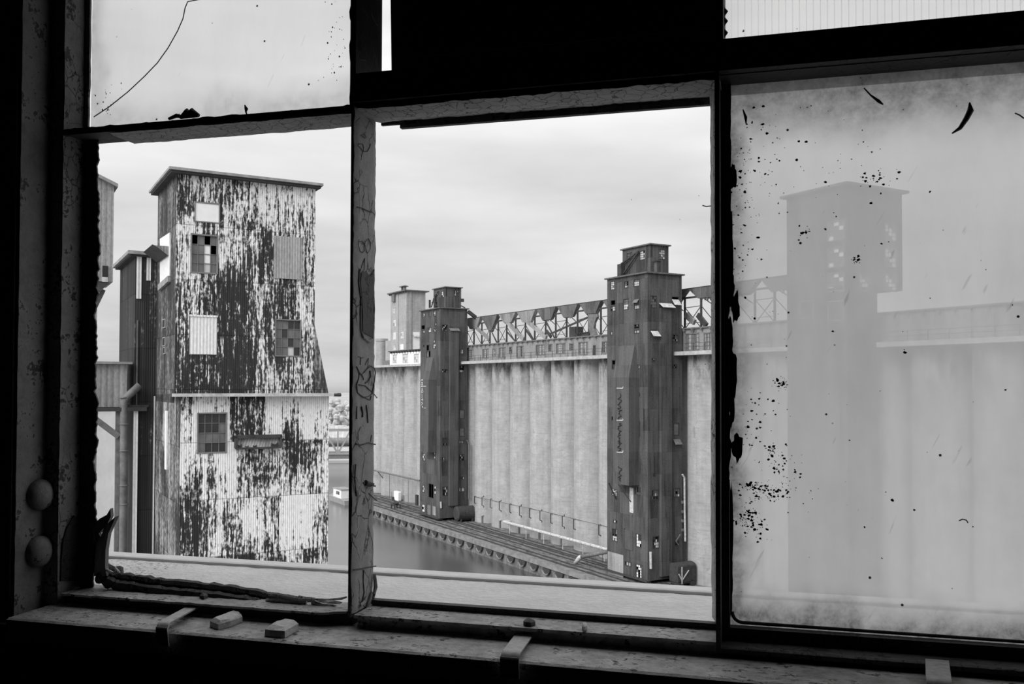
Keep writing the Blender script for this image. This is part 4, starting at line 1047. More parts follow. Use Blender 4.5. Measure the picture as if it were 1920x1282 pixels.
while s < sE1: b.box(GX(s) - .1, GX(s) + .1, .1, .6, ZG - .35, ZG); s += 2.0
b.build('gallery_roof', M['ironmid'], ge)
TP = Tower(ge, 140, 93.0); TP.gl = GLP
def z8(x0, y0, x1, y1): return (700 + x0 / 7.54, 530 + y0 / 7.54, 700 + x1 / 7.54, 530 + y1 / 7.54)
for rct in (z8(278, 1020, 330, 1130), z8(418, 1010, 490, 1130), z8(578, 1010, 640, 1120)): TP.win('L', rct, 3, 3, 'lllglllgl', off=-.6, fr=.16, name='gallery_window')
sE2 = spx(731, 670, 93.6)
b = MB(); b.holed(lambda u, v: (u, .6, v), GX(sE2), GX(sE1), 35.12, ZG, TP.hl, 0); b.face([(GX(sE2), .6, 35.12), (GX(sE2), .6, ZG), (GX(sE2), 12, ZG), (GX(sE2), 12, 35.12)])
b.face([(GX(sE2), 12, 35.12), (GX(sE1), 12, 35.12), (GX(sE1), 12, ZG), (GX(sE2), 12, ZG)])
b.build('pale_gallery_walls', M['palecon'], ge, label='whitewashed end of the gallery')
b = MB(); b.box(GX(sE2) - .4, GX(sE1), .2, 12.3, ZG, ZG + .25); s = sE1
while s < sE2: b.box(GX(s) - .25, GX(s) + .25, .0, .6, ZG - .4, ZG); s += 1.8
b.build('pale_gallery_roof', M['roofdark'], ge)
b = MB()
for zz in (35.75, 36.3): b.bar((GX(sE1), -1.3, zz), (GX(SW0), -1.3, zz), .05)
s = SW0 + 1
while s < sE1: b.bar((GX(s), -1.3, 35.12), (GX(s), -1.3, 36.3), .06); s += 2.65
b.build('railing', M['iron'], ge)
b = MB(); b.box(GX(spx(717, 680, 94)), GX(sE2) - .3, 1, 6, 35.12, on_pl(724, 675.5, D, 94).z); b.build('end_shed', M['ironmid'], ge)
for px, py, w, h in ((906, 978, 4.5, 11), (939.5, 987, 5, 11), (977.5, 999, 5.5, 11), (1016, 1009.5, 6, 11), (1057, 1022.5, 6.5, 12), (757, 932.5, 3, 7), (727, 928, 2.5, 6)):
    p = on_pl(px, py, D, 92.95); hh = h * .085; s_ = p.dot(S); kk = round((s_ - 108.4) / 7.95); dx = max(-1.6, min(1.6, s_ - 108.4 - 7.95 * kk)); x = GX(108.4 + 7.95 * kk + dx); dy = 3.95 - sqrt(3.95 ** 2 - (abs(dx) + .3) ** 2) - .06; b = MB(); b.box(x - .5, x + .5, dy - .08, dy + .7, 0, 1.6); b.box(x - .65, x + .65, dy - .05, dy + .7, 1.6, 1.78, 1); b.build('base_hatch', [M['ironmid'], M['ledgecon']], ge)

# ---- steel frame, hoppers and chutes over the gallery
DC = 95.5
cp = lambda px, py: (lambda p: (GX(p.dot(S)), p.z))(on_pl(px, py, D, DC))
cf = thing('conveyor_frame', 'skeletal steel conveyor frame with ragged hoppers standing on the gallery roof', 'steel frame', SD(140, 93, 0), RZ)
ZR = cp(1137, 562.4)[1]; ZLB = cp(1137, 577)[1]; YF = DC - 93
zb0 = ZG + .2
pp = [870 + q / 6.857 for q in (40, 130, 230, 335, 440, 550, 665, 790, 910, 1050, 1180, 1320, 1460, 1605, 1760)]
pxs = [cp(q, 600)[0] for q in pp]
step = (pxs[-1] - pxs[1]) / (len(pxs) - 2)
x = pxs[-1]
xe_ = GX(spx(1490, 600, DC))
while x < xe_: x += step; pxs.append(x)
for i, x in enumerate(pxs):
    zt_ = ZLB if i % 2 == 0 or True else ZR
    b = MB()
    b.box(x - .13, x + .13, YF - .13, YF + .13, zb0, ZLB + .1)
    b.build('post', M['iron'], cf)
b = MB()
b.box(pxs[0] - 2, pxs[-1], YF - .12, YF + .12, ZLB - .13, ZLB + .15)
b.build('rail_beam', M['iron'], cf)
b = MB(); b.box(pxs[0] - 2, pxs[-1], YF - .1, YF + .1, ZR - .1, ZR + .12); b.build('rail_beam', M['iron'], cf)
zm = (zb0 + ZLB) / 2
for i in range(len(pxs) - 1):
    a, c = pxs[i], pxs[i + 1]; b = MB()
    if i % 2 == 0:
        b.bar((a, YF, zb0), (c, YF, zm + 1), .09); b.bar((c, YF, zb0), (a, YF, zm + 1), .09); b.bar((a, YF, zm + .9), (c, YF, zm + 1), .1); b.bar((a, YF, zb0 + .8), (c, YF, zb0 + .9), .07)
    else:
        b.bar((a, YF, zm + 1), (c, YF, zb0), .1); b.bar((a, YF, ZLB), (c - .4, YF, zm + .5), .12)
    b.build('brace', M['iron'], cf)
ap = [cp(870 + q / 6.857, 575)[0] for q in (25, 237, 455, 690, 945, 1210, 1492, 1790)]
bots = [(430, 'hopperlight'), (470, 'hopper'), (385, 'hopperlight'), (350, 'hopperlight'), (325, 'hopper'), (290, 'hopper'), (250, 'hopper')]
stepa = (ap[-1] - ap[1]) / 6
while ap[-1] < xe_: ap.append(ap[-1] + stepa); bots.append((190, 'hopper'))
rr = random.Random(11)
for i in range(len(ap) - 1):
    a, c = ap[i], ap[i + 1]; wd = c - a
    zbt = cp(870 + (i * 250) / 6.857, 550 + bots[i][0] / 6.857)[1] if i < 7 else ZLB - 1.6
    zbt = {0: ZLB - 1.1, 1: ZLB - 2.0, 2: ZLB - .8, 3: ZLB - .8, 4: ZLB - 1.0, 5: ZLB - .8, 6: ZLB - .9}.get(i, ZLB - .5); n0, n1 = (.42, .6) if i == 1 else (.3, .72)
    b = MB(); z1 = ZR - .1; e = .06 * wd
    top = [(a + e, YF - .5), (c - e * .4, YF - .5), (c - e * .4, YF + .5), (a + e, YF + .5)]
    bt = [(a + wd * n0, YF - .25), (a + wd * n1, YF - .25), (a + wd * n1, YF + .25), (a + wd * n0, YF + .25)]
    b.hexa([(q[0], q[1], zbt + .25 * rr.uniform(-1, 1)) for q in bt] + [(q[0], q[1], z1) for q in top])
    # torn lower lip
    for j in range(4):
        xx = a + wd * (.37 + .08 * j); b.prism([(xx, YF - .2, zbt + .35), (xx + wd * .08, YF - .2, zbt + .35), (xx + wd * .04, YF - .1, zbt - .5 * rr.random())], (0, .1, 0))
    b.build('hopper', M[bots[i][1]], cf)
def chute(p, q, w, mat):
    a = cp(870 + p[0] / 6.857, 550 + p[1] / 6.857); c = cp(870 + q[0] / 6.857, 550 + q[1] / 6.857)
    b = MB(); b.bar((a[0], YF, a[1]), (c[0], YF, max(c[1], zb0 + .2)), w * .5, w); b.build('chute', M[mat], cf)
for p, q, w, m_ in (((150, 430), (330, 590), .8, 'hopperlight'), ((560, 370), (770, 590), .9, 'hopperlight'), ((800, 340), (1060, 570), .9, 'hopperlight'), ((345, 470), (420, 630), .25, 'iron'), ((560, 500), (660, 625), .3, 'iron'), ((800, 470), (890, 600), .45, 'iron'), ((1050, 350), (1165, 575), .3, 'iron'), ((1110, 520), (1600, 305), .35, 'iron'), ((1060, 480), (1120, 560), .6, 'iron')): chute(p, q, w, m_)
def chz(p, q, w, mat):
    a = cp(1120 + p[0] / 4.932, 440 + p[1] / 4.932); c = cp(1120 + q[0] / 4.932, 440 + q[1] / 4.932)
    b = MB(); b.bar((a[0], YF, a[1]), (c[0], YF, max(c[1], zb0 + .2)), w * .5, w); b.build('chute', M[mat], cf)
chz((820, 740), (900, 810), .9, 'hopperlight'); chz((930, 740), (1010, 840), .8, 'iron')
b = MB(); q = [cp(870 + x / 6.857, 550 + y / 6.857) for x, y in ((1610, 270), (1720, 265), (1725, 300), (1690, 370), (1680, 450), (1710, 530), (1640, 540), (1610, 440))]
b.prism([(x, YF - .25, z) for x, z in q], (0, .5, 0)); b.build('bent_spout', M['ironmid'], cf)
b = MB(); q0 = cp(870 + 1340 / 6.857, 550 + 432 / 6.857); q1 = cp(870 + 1420 / 6.857, 550 + 560 / 6.857); b.box(q0[0], q1[0], YF + .2, YF + 2, zb0, q0[1]); q0 = cp(870 + 1440 / 6.857, 550 + 508 / 6.857); q1 = cp(870 + 1590 / 6.857, 550 + 545 / 6.857); b.box(q0[0], q1[0], YF + .2, YF + 2, zb0, q0[1]); b.build('machine_housing', M['iron'], cf)

# ---- pale workhouse tower far up the row
dw = 97.5; sw = spx(762, 600, dw)
t = thing('workhouse_tower', 'pale concrete workhouse tower rising behind the dark left tower', 'tower', SD(sw, dw, 35.12), RZ)
Tw = Tower(t, sw, dw); Tw.root = t; Tw.gl = GLP
xw = Tw.L(732.5, 600)[0]; yw = Tw.R(797.5, 600)[0]; zw_ = Tw.L(762, 545.5)[1]
def shift(b): b.v = [(v[0], v[1], v[2] - 35.12) for v in b.v]; return b
class TS(Tower):
    pass
ro = bpy.data.objects.new('tower_body', None); COL.objects.link(ro); ro.parent = t; ro.location = (0, 0, -35.12); Tw.root = ro
for rct, c, r, pat in ((z8(278, 350, 320, 430), 2, 2, 'lglg'), (z8(278, 515, 320, 615), 2, 2, 'llgl'), (z8(275, 690, 322, 800), 1, 1, 'l'), (z8(278, 870, 318, 950), 2, 2, 'lgll'), (z8(382, 680, 428, 785), 2, 3, 'llgl'), (z8(375, 860, 428, 945), 1, 1, 'w')):
    Tw.win('L', rct, c, r, pat, fr=.13, depth=.1)
Tw.win('R', z8(555, 690, 655, 960), 1, 1, 'w', fr=.1, name='patched_opening', depth=.02)
Tw.shell(xw, yw, 35.12, zw_, ('whitecon', 'whitecon'))
Tw.roof(xw, 0, 0, yw, zw_, .8, .3)
b = MB()
for s in range(12): b.box(xw + s * abs(xw) / 11 - .1, xw + s * abs(xw) / 11 + .1, -.6, 0, zw_ - .4, zw_)
b.build('rafter_end', M['eaves'], ro)
b = MB(); q = Tw.rect('L', z8(282, 150, 316, 270)); b.box(q[0], q[1], -.5, 0, q[2], q[3]); b.build('fire_escape', M['ironmid'], ro)
for px in (744.8, 750):
    x = Tw.L(px, 540)[0]; b = MB(); b.tube([(x, 1.5, zw_ + .3), (x, 1.5, zw_ + 1.7)], .35, 10); b.lathe([(.9, zw_ + 1.7), (.95, zw_ + 1.8), (.3, zw_ + 2.1)], (x, 1.5, 0), 12); b.build('roof_vent', M['ironmid'], ro)
b = MB(); y0 = Tw.R(769, 600)[0]; b.box(-.0, .25, y0 - .3, y0 + .3, 35.12, zw_); x1 = Tw.L(747, 600)[0]; b.box(x1 - .25, x1 + .25, -.15, 0, 35.12, zw_); b.build('pilaster', M['whitecon'], ro)
q = Tw.hood('R', z8(565, 735, 645, 765), .6)

# far silos beyond it
dz = 112.0
b = MB(); p0 = on_pl(711.5, 640, D, dz); p1 = on_pl(720, 640, D, dz); p2 = on_pl(733, 640, D, dz); r1 = (p0 - p1).length / 2 * .8; zt = on_pl(720, 634.5, D, dz).z; zt2 = on_pl(725, 639, D, dz).z
b.lathe([(r1 * 1.2, 0), (r1 * 1.2, zt - .8), (r1 * 1.28, zt - .8), (r1 * 1.28, zt)], ((p0 + p1) / 2 * 1.0).to_2d().to_3d(), 28)
b2 = MB(); c2 = (p1 * .55 + p2 * .45).to_2d().to_3d(); b2.lathe([(r1 * 1.2, 0), (r1 * 1.2, zt2)], c2 + D * 1.5, 28)
o = tag(b.build('far_silo', M['whitecon']), 'round pale far silo, farthest left of the two beside the workhouse', 'silo', 'far silos')
o2 = tag(b2.build('far_silo', M['whitecon']), 'round pale far silo half hidden by the workhouse tower', 'silo', 'far silos')

# ---- the two dark travelling towers
def z1a(x0, y0, x1, y1): return (770 + x0 / 5.577, 530 + y0 / 5.577, 770 + x1 / 5.577, 530 + y1 / 5.577)
def z1b(x0, y0, x1, y1): return (770 + x0 / 5.577, 760 + y0 / 5.577, 770 + x1 / 5.577, 760 + y1 / 5.577)
def z5(x0, y0, x1, y1): return (1120 + x0 / 5.827, 680 + y0 / 5.827, 1120 + x1 / 5.827, 680 + y1 / 5.827)
def z6(x0, y0, x1, y1): return (1120 + x0 / 5.573, 880 + y0 / 5.573, 1120 + x1 / 5.573, 880 + y1 / 5.573)
def marine(label, s0, d0, pxl, pxc, pxr, ytop, ph, wins, ground=.55):
    t = thing('marine_tower', label, 'tower', SD(s0, d0), RZ)
    T = Tower(t, s0, d0); T.gl = GLD
    x0 = T.L(pxl, 750)[0]; y1 = T.R(pxr, 640)[0]; zt = T.L(pxc, ytop)[1]
    for w_ in wins: T.win(*w_, fr=.08, depth=.1)
    T.shell(x0, y1, ground, zt, ('rusty', 'rusty'))
    T.roof(x0, 0, 0, y1, zt, .35, .22)
    b = MB()
    b.box(x0 + .2, -.2, .3, .8, .15, ground, 0); b.box(x0 + .2, -.2, y1 - .8, y1 - .3, .15, ground, 0)
    for i in range(12):
        xx = x0 + .7 + (abs(x0) - 1.4) * i / 11
        for yy in (.55, y1 - .55):
            b.lathe([(.3, -.12), (.3, .12)], (xx, yy - .0, .31), 12, 0, (Vector((1, 0, 0)), Vector((0, 0, 1)), Vector((0, 1, 0))))
    b.build('bogie', M['iron'], t)
    b = MB(); b.box(x0 - .3, .35, -.5, .05, ground - .12, ground + .1); b.build('walkway', M['iron'], t)
    # penthouse
    yb = ph['back']; O = SD(s0, d0 + yb)
    def PL(px, py): p = on_pl(px, py, D, d0 + yb) - O; return (-p.dot(S), p.z)
    xc = PL(ph['c'], ph['y'])[0]; xl = PL(ph['l'], ph['y'])[0]; z2 = PL(ph['c'], ph['y'])[1]
    sub = bpy.data.objects.new('penthouse', None); COL.objects.link(sub); sub.parent = t; sub.location = (xc, yb, 0)
    P = Tower(sub, s0 - xc, d0 + yb); P.gl = GLD; yr = P.R(ph['r'], ph['y'] + 10)[0]
    for w_ in ph['wins']: P.win(*w_, fr=.08, depth=.08)
    P.shell(xl - xc, yr, zt + .2, z2, ('rusty', 'rusty')); P.roof(xl - xc, 0, 0, yr, z2, .3, .2)
    return t, T, P, x0, y1, zt, sub
# left tower
t1, T1, P1, x0, y1, zt, sub = marine('smaller dark rusty sheet-iron tower standing farther along the quay', 184.9, 86.45, 788, 823.3, 876, 578,
    dict(back=1.2, c=835.4, l=812.9, r=864.7, y=538.5, wins=[('L', z1a(258, 100, 285, 125), 1, 1, 'l'), ('L', z1a(322, 88, 348, 150), 2, 3, 'lglgdl'), ('R', z1a(458, 80, 498, 135), 4, 3, 'xlxlxlxdllxg')]),
    [('L', z1a(120, 308, 148, 362), 2, 3, 'gggl'), ('L', z1a(190, 298, 214, 350), 2, 3, 'gg'), ('L', z1a(240, 288, 268, 345), 2, 3, 'gglg'), ('L', z1a(114, 445, 148, 486), 1, 1, 'x'), ('L', z1a(120, 498, 146, 524), 2, 1, 'gl'), ('L', z1a(186, 470, 214, 515), 2, 2, 'glll'), ('L', z1a(236, 480, 268, 510), 3, 2, 'lxlglx'), ('L', z1a(256, 420, 268, 445), 1, 1, 'l'), ('L', z1a(236, 598, 258, 625), 2, 1, 'ld'), ('L', z1a(234, 640, 262, 685), 2, 2, 'llld'), ('L', z1a(166, 650, 206, 708), 2, 1, 'xd'), ('L', z1a(166, 714, 206, 775), 2, 1, 'gx'), ('L', z1a(132, 650, 142, 670), 1, 1, 'x'),
     ('R', z1a(330, 440, 384, 505), 4, 4, 'xxlxdlxxlxxdgxgg'), ('R', z1a(516, 697, 550, 740), 2, 2, 'glgl'), ('R', z1a(510, 866, 558, 935), 3, 3, 'xgxxxxllg'), ('R', z1a(330, 905, 384, 936), 4, 2, 'xgxdlxxg'),
     ('L', z1b(122, 500, 147, 575), 2, 3, 'glldgl'), ('L', z1b(241, 490, 258, 555), 1, 3, 'lgl'), ('L', z1b(122, 835, 146, 905), 2, 3, 'lggllg'), ('L', z1b(245, 842, 262, 925), 1, 3, 'ldl'), ('L', z1b(119, 1035, 146, 1112), 2, 3, 'wwxwww'), ('L', z1b(246, 205, 260, 230), 1, 1, 'l'), ('L', z1b(188, 820, 238, 965), 2, 1, 'xx'),
     ('R', z1b(331, 338, 380, 420), 4, 3, 'dddddddddxgx'), ('R', z1b(328, 542, 352, 588), 2, 2, 'xldg'), ('R', z1b(509, 368, 558, 394), 4, 1, 'lglg'), ('R', z1b(508, 512, 556, 575), 4, 3, 'xlxgxxlxxgxx'), ('R', z1b(334, 850, 384, 940), 4, 3, 'dgldxxdlxxld'), ('R', z1b(508, 745, 560, 770), 4, 1, 'dddl'), ('R', z1b(508, 858, 562, 900), 4, 1, 'ldll'), ('R', z1b(512, 45, 560, 135), 1, 1, 'g'), ('R', z1b(512, 235, 560, 320), 1, 1, 'g')])
T1.casing('L', (789.8, 711.5, 803.5, 847, 800, 812), 2.0, 'rustylight', 'elevator_leg_casing', top=671)
T1.casing('R', z1a(410, 500, 500, 2300)[:3] + (948,), .55, 'rustylight', 'leg_shaft')
T1.hood('R', z1a(400, 478, 502, 506), .8, 'ironmid', 'shaft_hood')
b = MB()
q = T1.rect('L', z1b(178, 1042, 212, 1142)); b.box(q[0], q[1], -.07, -.01, q[2], q[3]); q = T1.rect('L', z1b(232, 1056, 264, 1146)); b.box(q[0], q[1], -.08, -.01, q[2], q[3], 1)
b.build('sheet_door', [M['ironmid'], M['greyrib']], t1)
q = T1.rect('R', z1b(306, 1005, 326, 1072)); b = MB(); b.bar((.1, (q[0] + q[1]) / 2, q[2]), (.1, (q[0] + q[1]) / 2 - .1, q[3]), .3); b.build('peeled_strip', M['pipelight'], t1)
q = T1.rect('R', z1b(305, 1072, 500, 1185)); b = MB(); b.box(.01, .06, q[0], q[1], .6, q[3]); b.build('base_sheets', M['rustylight'], t1)
# long rail of white lettering daubed down the casing (illegible at this size)
b = MB()
def lw(px, py): u, v = T1.L(px, py, 2.0); return (u, -2.03, v)
def ln(pts, r=.09): b.tube([lw(*q) for q in pts], r, 4)
ln([(790.3, 713.5), (791.8, 711), (793.2, 713.5)]); ln([(790.8, 717.5), (791.6, 716), (792.6, 718.5)]); ln([(790.4, 721), (791.7, 719.5), (793, 722)]); ln([(790.2, 725), (791.2, 723), (792, 725.4), (793.3, 723.4)]); ln([(794, 724), (799, 724)], .07); ln([(790.8, 735), (791.5, 727.5), (793.6, 735)], .07); ln([(790.5, 736.5), (793.3, 736)]); ln([(791.6, 738), (791.6, 746)], .06); ln([(791, 750), (792, 747.5), (793.4, 750), (792, 752)]); ln([(791, 754), (792.5, 757), (790.6, 759)]); ln([(791.6, 761), (792.6, 764)]); ln([(795, 764.5), (799, 764.8)], .06)
b.build('daubed_lettering', M['scrawl'], t1, label='white daubed lettering')
b = MB()                                                            # roof-top rig
def pl1(px, py): u, v = P1.L(px, py); return Vector((u, -.3, v))
b.bar(pl1(815, 561), pl1(824, 546), .22); b.bar(pl1(808, 562), pl1(808, 577), .35); b.bar(pl1(811, 576), pl1(815, 562), .2); b.bar(pl1(815, 562), pl1(821, 575), .2); b.bar(pl1(818, 553), pl1(818, 576), .3); b.bar(pl1(812, 567), pl1(820, 566), .2)
b.build('hoist_rig', M['iron'], sub)
b = MB(); u, v = P1.R(866, 564); b.box(-.3, .1, u - .3, u + .5, v - .2, v + .5); b.bar((.1, P1.R(864, 573)[0], P1.R(864, 573)[1]), (.1, P1.R(868, 577)[0] + .5, P1.R(868, 577)[1]), .2); b.build('roof_bracket', M['iron'], sub)
b = MB(); q0 = T1.rect('R', (874, 833, 876, 936)); yy = q0[1] + .25; b.tube([(.3, yy - .5, q0[3] + 1.0), (.3, yy, q0[3]), (.3, yy, q0[2])], .16, 8); b.build('side_pipe', M['ironmid'], t1)
b = MB(); a = T1.R(884 - 8, 585); b.bar((.2, T1.R(877, 584)[0], T1.R(877, 584)[1]), (.2, T1.R(891, 595)[0], T1.R(891, 595)[1]), .7); b.build('link_strut', M['iron'], t1)
# right tower
t2, T2, P2, x0, y1, zt, sub = marine('larger dark rusty sheet-iron tower standing nearer on the quay', 111.3, 86.5, 1138.5, 1212, 1278.5, 512,
    dict(back=1.2, c=1219.5, l=1167.3, r=1253.5, y=458.5, wins=[('L', z4(274, 168, 318, 224), 3, 4, 'gggg'), ('L', z4(394, 148, 438, 230), 3, 4, 'llxlllllglll'), ('R', z4(572, 138, 626, 224), 3, 4, 'glllllglgggl')]),
    [('L', z4(124, 430, 166, 506), 3, 4, 'llgllglggllg'), ('L', z4(252, 430, 286, 488), 2, 3, 'gxgxlg'), ('L', z4(338, 412, 386, 474), 3, 3, 'gggllllll'), ('L', z4(124, 606, 166, 650), 1, 1, 'x'), ('L', z4(124, 662, 166, 704), 3, 2, 'gllxll'), ('L', z4(242, 595, 288, 690), 3, 4, 'gggggglllllg'), ('L', z4(342, 600, 388, 640), 3, 2, 'xxxggg'), ('L', z4(342, 650, 388, 684), 3, 2, 'llllll'), ('L', z4(342, 828, 388, 866), 3, 2, 'xgxxxx'), ('L', z4(342, 880, 388, 908), 4, 1, 'lgll'), ('L', z4(124, 895, 138, 924), 1, 1, 'l'), ('L', z4(338, 1204, 392, 1236), 4, 1, 'ldgl'), ('L', z4(136, 1160, 166, 1240), 1, 2, 'xd'),
     ('R', z4(492, 566, 546, 672), 3, 4, 'gdgg'), ('R', z4(694, 924, 746, 984), 4, 3, 'gxggxxggggxl'), ('R', z4(504, 1142, 534, 1172), 2, 2, 'dlgd'), ('R', z4(696, 1200, 734, 1232), 3, 2, 'gxgxgx'), ('R', z4(690, 575, 752, 600), 1, 1, 'x'), ('R', z4(490, 880, 548, 900), 1, 1, 'x'),
     ('L', z5(156, 588, 178, 628), 2, 1, 'xw'), ('L', z5(412, 640, 464, 800), 2, 5, 'lgglglgggg'), ('L', z5(408, 335, 464, 362), 3, 1, 'wgx'), ('L', z5(416, 900, 432, 936), 1, 1, 'x'), ('L', z5(418, 1194, 444, 1222), 1, 1, 'x'), ('R', z5(606, 1200, 626, 1232), 2, 2, 'xgdl'),
     ('L', z6(152, 206, 204, 272), 3, 4, 'lglllglgllgl'), ('L', z6(400, 186, 450, 262), 4, 3, 'gxgxgxgxgggg'), ('L', z6(168, 530, 206, 556), 2, 1, 'lx'), ('L', z6(156, 622, 208, 746), 4, 5, 'dddldddlxdxdlllllgll'), ('L', z6(405, 676, 458, 808), 3, 4, 'wddwddwwwwwx'), ('L', z6(404, 994, 462, 1130), 3, 5, 'wwgxwwgxwwxwwxw'), ('L', z6(288, 966, 356, 1006), 5, 1, 'dlgld'),
     ('R', z6(572, 214, 636, 312), 4, 3, 'xgggxglggxdx'), ('R', z6(578, 700, 644, 820), 4, 4, 'ddxxxdwdxlwwddww'), ('R', z6(800, 198, 862, 284), 3, 3, 'ggggxgggw'), ('R', z6(814, 756, 848, 790), 2, 2, 'xxxx'), ('R', z5(836, 660, 890, 790), 1, 1, 'g'), ('R', z6(586, 36, 606, 62), 2, 2, 'xgdx')])
T2.casing('L', (1149.3, 707.5, 1179, 908, 1160, 1190.5), 2.0, 'rustylight', 'elevator_leg_casing', top=649)
T2.casing('R', z4(592, 680, 690, 700)[:3] + (1080,), .5, 'rusty', 'leg_shaft')
T2.hood('R', z4(570, 636, 688, 678), 1.0, 'pipelight', 'shaft_hood')
T2.hood('R', z4(690, 602, 752, 654), .7); T2.hood('R', z4(492, 892, 560, 942), .8); T2.hood('R', z5(828, 836, 902, 892), .6, 'ironmid'); T2.hood('L', z4(342, 600, 386, 632), .4, 'ironmid')
b = MB()
def lw(px, py): u, v = T2.L(px, py, 2.0); return (u, -2.03, v)
rq = random.Random(5)
for y0, y1_, dens in ((738, 760, 3.2), (760, 788, 2.2), (793, 846, 2.0), (874, 902, 2.6)):   # sideways scrawl, illegible
    y = y0; pts = []
    while y < y1_: pts.append((1158.5 + rq.uniform(0, 7.5), y)); y += dens * rq.uniform(.4, 1.1)
    ln([]) if False else b.tube([lw(*q) for q in pts], .09, 4)
b.build('sideways_scrawl', M['darkscrawl'], t2, label='dark scrawled lettering')
b = MB()
for y in (727.5, 787.5, 847.5): b.tube([lw(1157, y), lw(1168.5, y + .3)], .09, 4); b.tube([lw(1168.5, y + .3), lw(1168.5, y - 3)], .07, 4)
b.build('painted_bracket', M['pipelight'], t2)
b = MB()
def pl2(px, py): u, v = P2.L(px, py); return Vector((u, -.35, v))
b.bar(pl2(1168, 495), pl2(1201, 471), .22); b.bar(pl2(1173, 512), pl2(1200, 473), .2); b.bar(pl2(1168, 497), pl2(1170, 513), .8, .6); b.box(*sorted((pl2(1165, 500).x, pl2(1172, 500).x)), -.8, -.1, zt + .2, pl2(1166, 496).z); b.build('boom', M['iron'], sub)
b = MB(); u0, u1, v0, v1 = P2.rect('R', z4(508, 250, 548, 342)); b.box(.0, .08, u0, u1, zt + .2, v1); b.box(0, .14, u0, u0 + .25, zt + .2, v1, 1); u2 = P2.R(1238, 488); b.bar((.1, u0, v1), (.1, u2[0], u2[1]), .16, m=1); b.build('penthouse_door', [M['ironmid'], M['iron']], sub)
u0, u1, v0, v1 = T2.rect('L', (1141, 1037, 1169.5, 1081)); b = MB(); b.box(u0, u1, -.14, -.01, v0 + .1, v1); b.build('sliding_door', M['greyrib'], t2, label='paler sheet sliding door')
u0, u1, v0, v1 = T2.rect('L', (1171.5, 994, 1187, 1030)); b = MB(); b.box(u0, u1, -.09, -.01, v0, v1, 0); b.box(u0 - .08, u0, -.14, -.01, v0, v1 + .2, 1); b.build('hatch_door', [M['rustylight'], M['iron']], t2)
b = MB(); q = T2.rect('L', (1181, 914, 1189, 961)); b.box(q[0], q[1] - .15, -.06, -.01, q[2], q[3]); b.build('bare_patch', M['pipelight'], t2)
b = MB(); u, v = T2.R(1218, 1034); u2, v2 = T2.R(1220.5, 1065); b.tube([(.25, u, v), (.25, u + .05, v2)], .2, 8); b.build('spout_pipe', M['pipelight'], t2)
b = MB(); pts = [(.3,) + T2.R(*q) for q in ((1277, 889), (1281, 895), (1281.5, 960), (1282.5, 1005), (1282.5, 1014))]; b.tube(pts, .16, 8); b.build('conduit', M['pipelight'], t2)
b = MB()
for q in ((941, 0), (959, 0), (976, 0), (993, 0)): u, v = T2.R(1279, q[0]); b.box(.0, .3, u - .2, u + .2, v - .2, v + .2)
b.bar((.3,) + T2.R(1273.5, 1001), (.3,) + T2.R(1265, 1014), .15); b.bar((.3,) + T2.R(1265, 1014), (.3,) + T2.R(1270, 1021), .15); b.build('wall_bracket', M['ironmid'], t2)
b = MB()
for px, sy in ((1160, 905), (1178, 908)): u, v = T2.L(px, sy); b.bar((u, -1.9, v + .1), (u + (.8 if px > 1170 else -.6), -.1, v - 2.6), .14)
b.build('casing_strut', M['iron'], t2)

# third tower and workhouse, dim behind the frosted pane
t = thing('marine_tower', 'dim square tower seen through the frosted pane', 'tower', SD(spx(1590, 900, 86.5), 86.5), RZ)
s3 = spx(1590, 900, 86.5); T3 = Tower(t, s3, 86.5)
for px0, px1, py0, py1 in ((1553, 1582, 415, 450), (1553, 1582, 465, 500), (1553, 1582, 512, 545), (1500, 1525, 565, 595), (1553, 1582, 565, 600)): T3.win('L', (px0, py0, px1, py1), 3, 4, 'glgg', fr=.1)
for px0, px1, py0, py1 in ((1660, 1680, 420, 450), (1660, 1680, 465, 500), (1660, 1680, 515, 545), (1612, 1628, 515, 545)): T3.win('R', (px0, py0, px1, py1), 3, 4, 'lggl', fr=.1)
x3 = T3.L(1476, 600)[0]; y3 = T3.R(1692, 500)[0]; y3b = T3.R(1614, 900)[0]; z3 = T3.L(1590, 346)[1]
T3.shell(x3, y3, 41.5, z3, ('rusty', 'rusty')); T3.roof(x3, 0, 0, y3, z3, .6, .3)
b = MB(); b.box(x3, 0, 0, 5.2, .2, 41.5); b.build('walls', M['rusty'], t)
b = MB(); b.hexa([(x3 - .2, -.3, 0), (.2, -.3, 0), (.2, 5.3, 0), (x3 - .2, 5.3, 0), (x3 - .2, -.3, .3), (.2, -.3, .3), (.2, 5.3, .3), (x3 - .2, 5.3, .3)]); b.build('base', M['iron'], t)

# ---- things on the quay
def quay_thing(px, py, d=None):
    p = on_z(px, py, 0); return p
pf = 91.4; zp = on_pl(1139, 1030, D, pf).z
P_ = lambda px: SD(spx(px, 1000, pf), pf, zp)
b = MB(); a, c = P_(945), P_(1140)
b.tube([a + D * 1.3, a + D * .3, a, a.lerp(c, .02)] + [a.lerp(c, i / 8) for i in range(1, 9)], .28, 10)
n = 11
for i in range(n): q = a.lerp(c, (i + .5) / n); b.tube([q - S * .09, q + S * .09], .36, 10)
for i in range(0, n, 2): q = a.lerp(c, (i + .7) / n); b.bar(q, (q.x, q.y, .0), .12)
tag(b.build('conveying_pipe', M['pipelight']), 'long pale pipe on posts along the foot of the silos between the towers', 'pipe')
pf2 = 91.4; z0 = on_pl(788, 901, D, pf2).z; a = SD(spx(690, 880, pf2), pf2, z0); c = SD(spx(787, 901, pf2), pf2, z0)
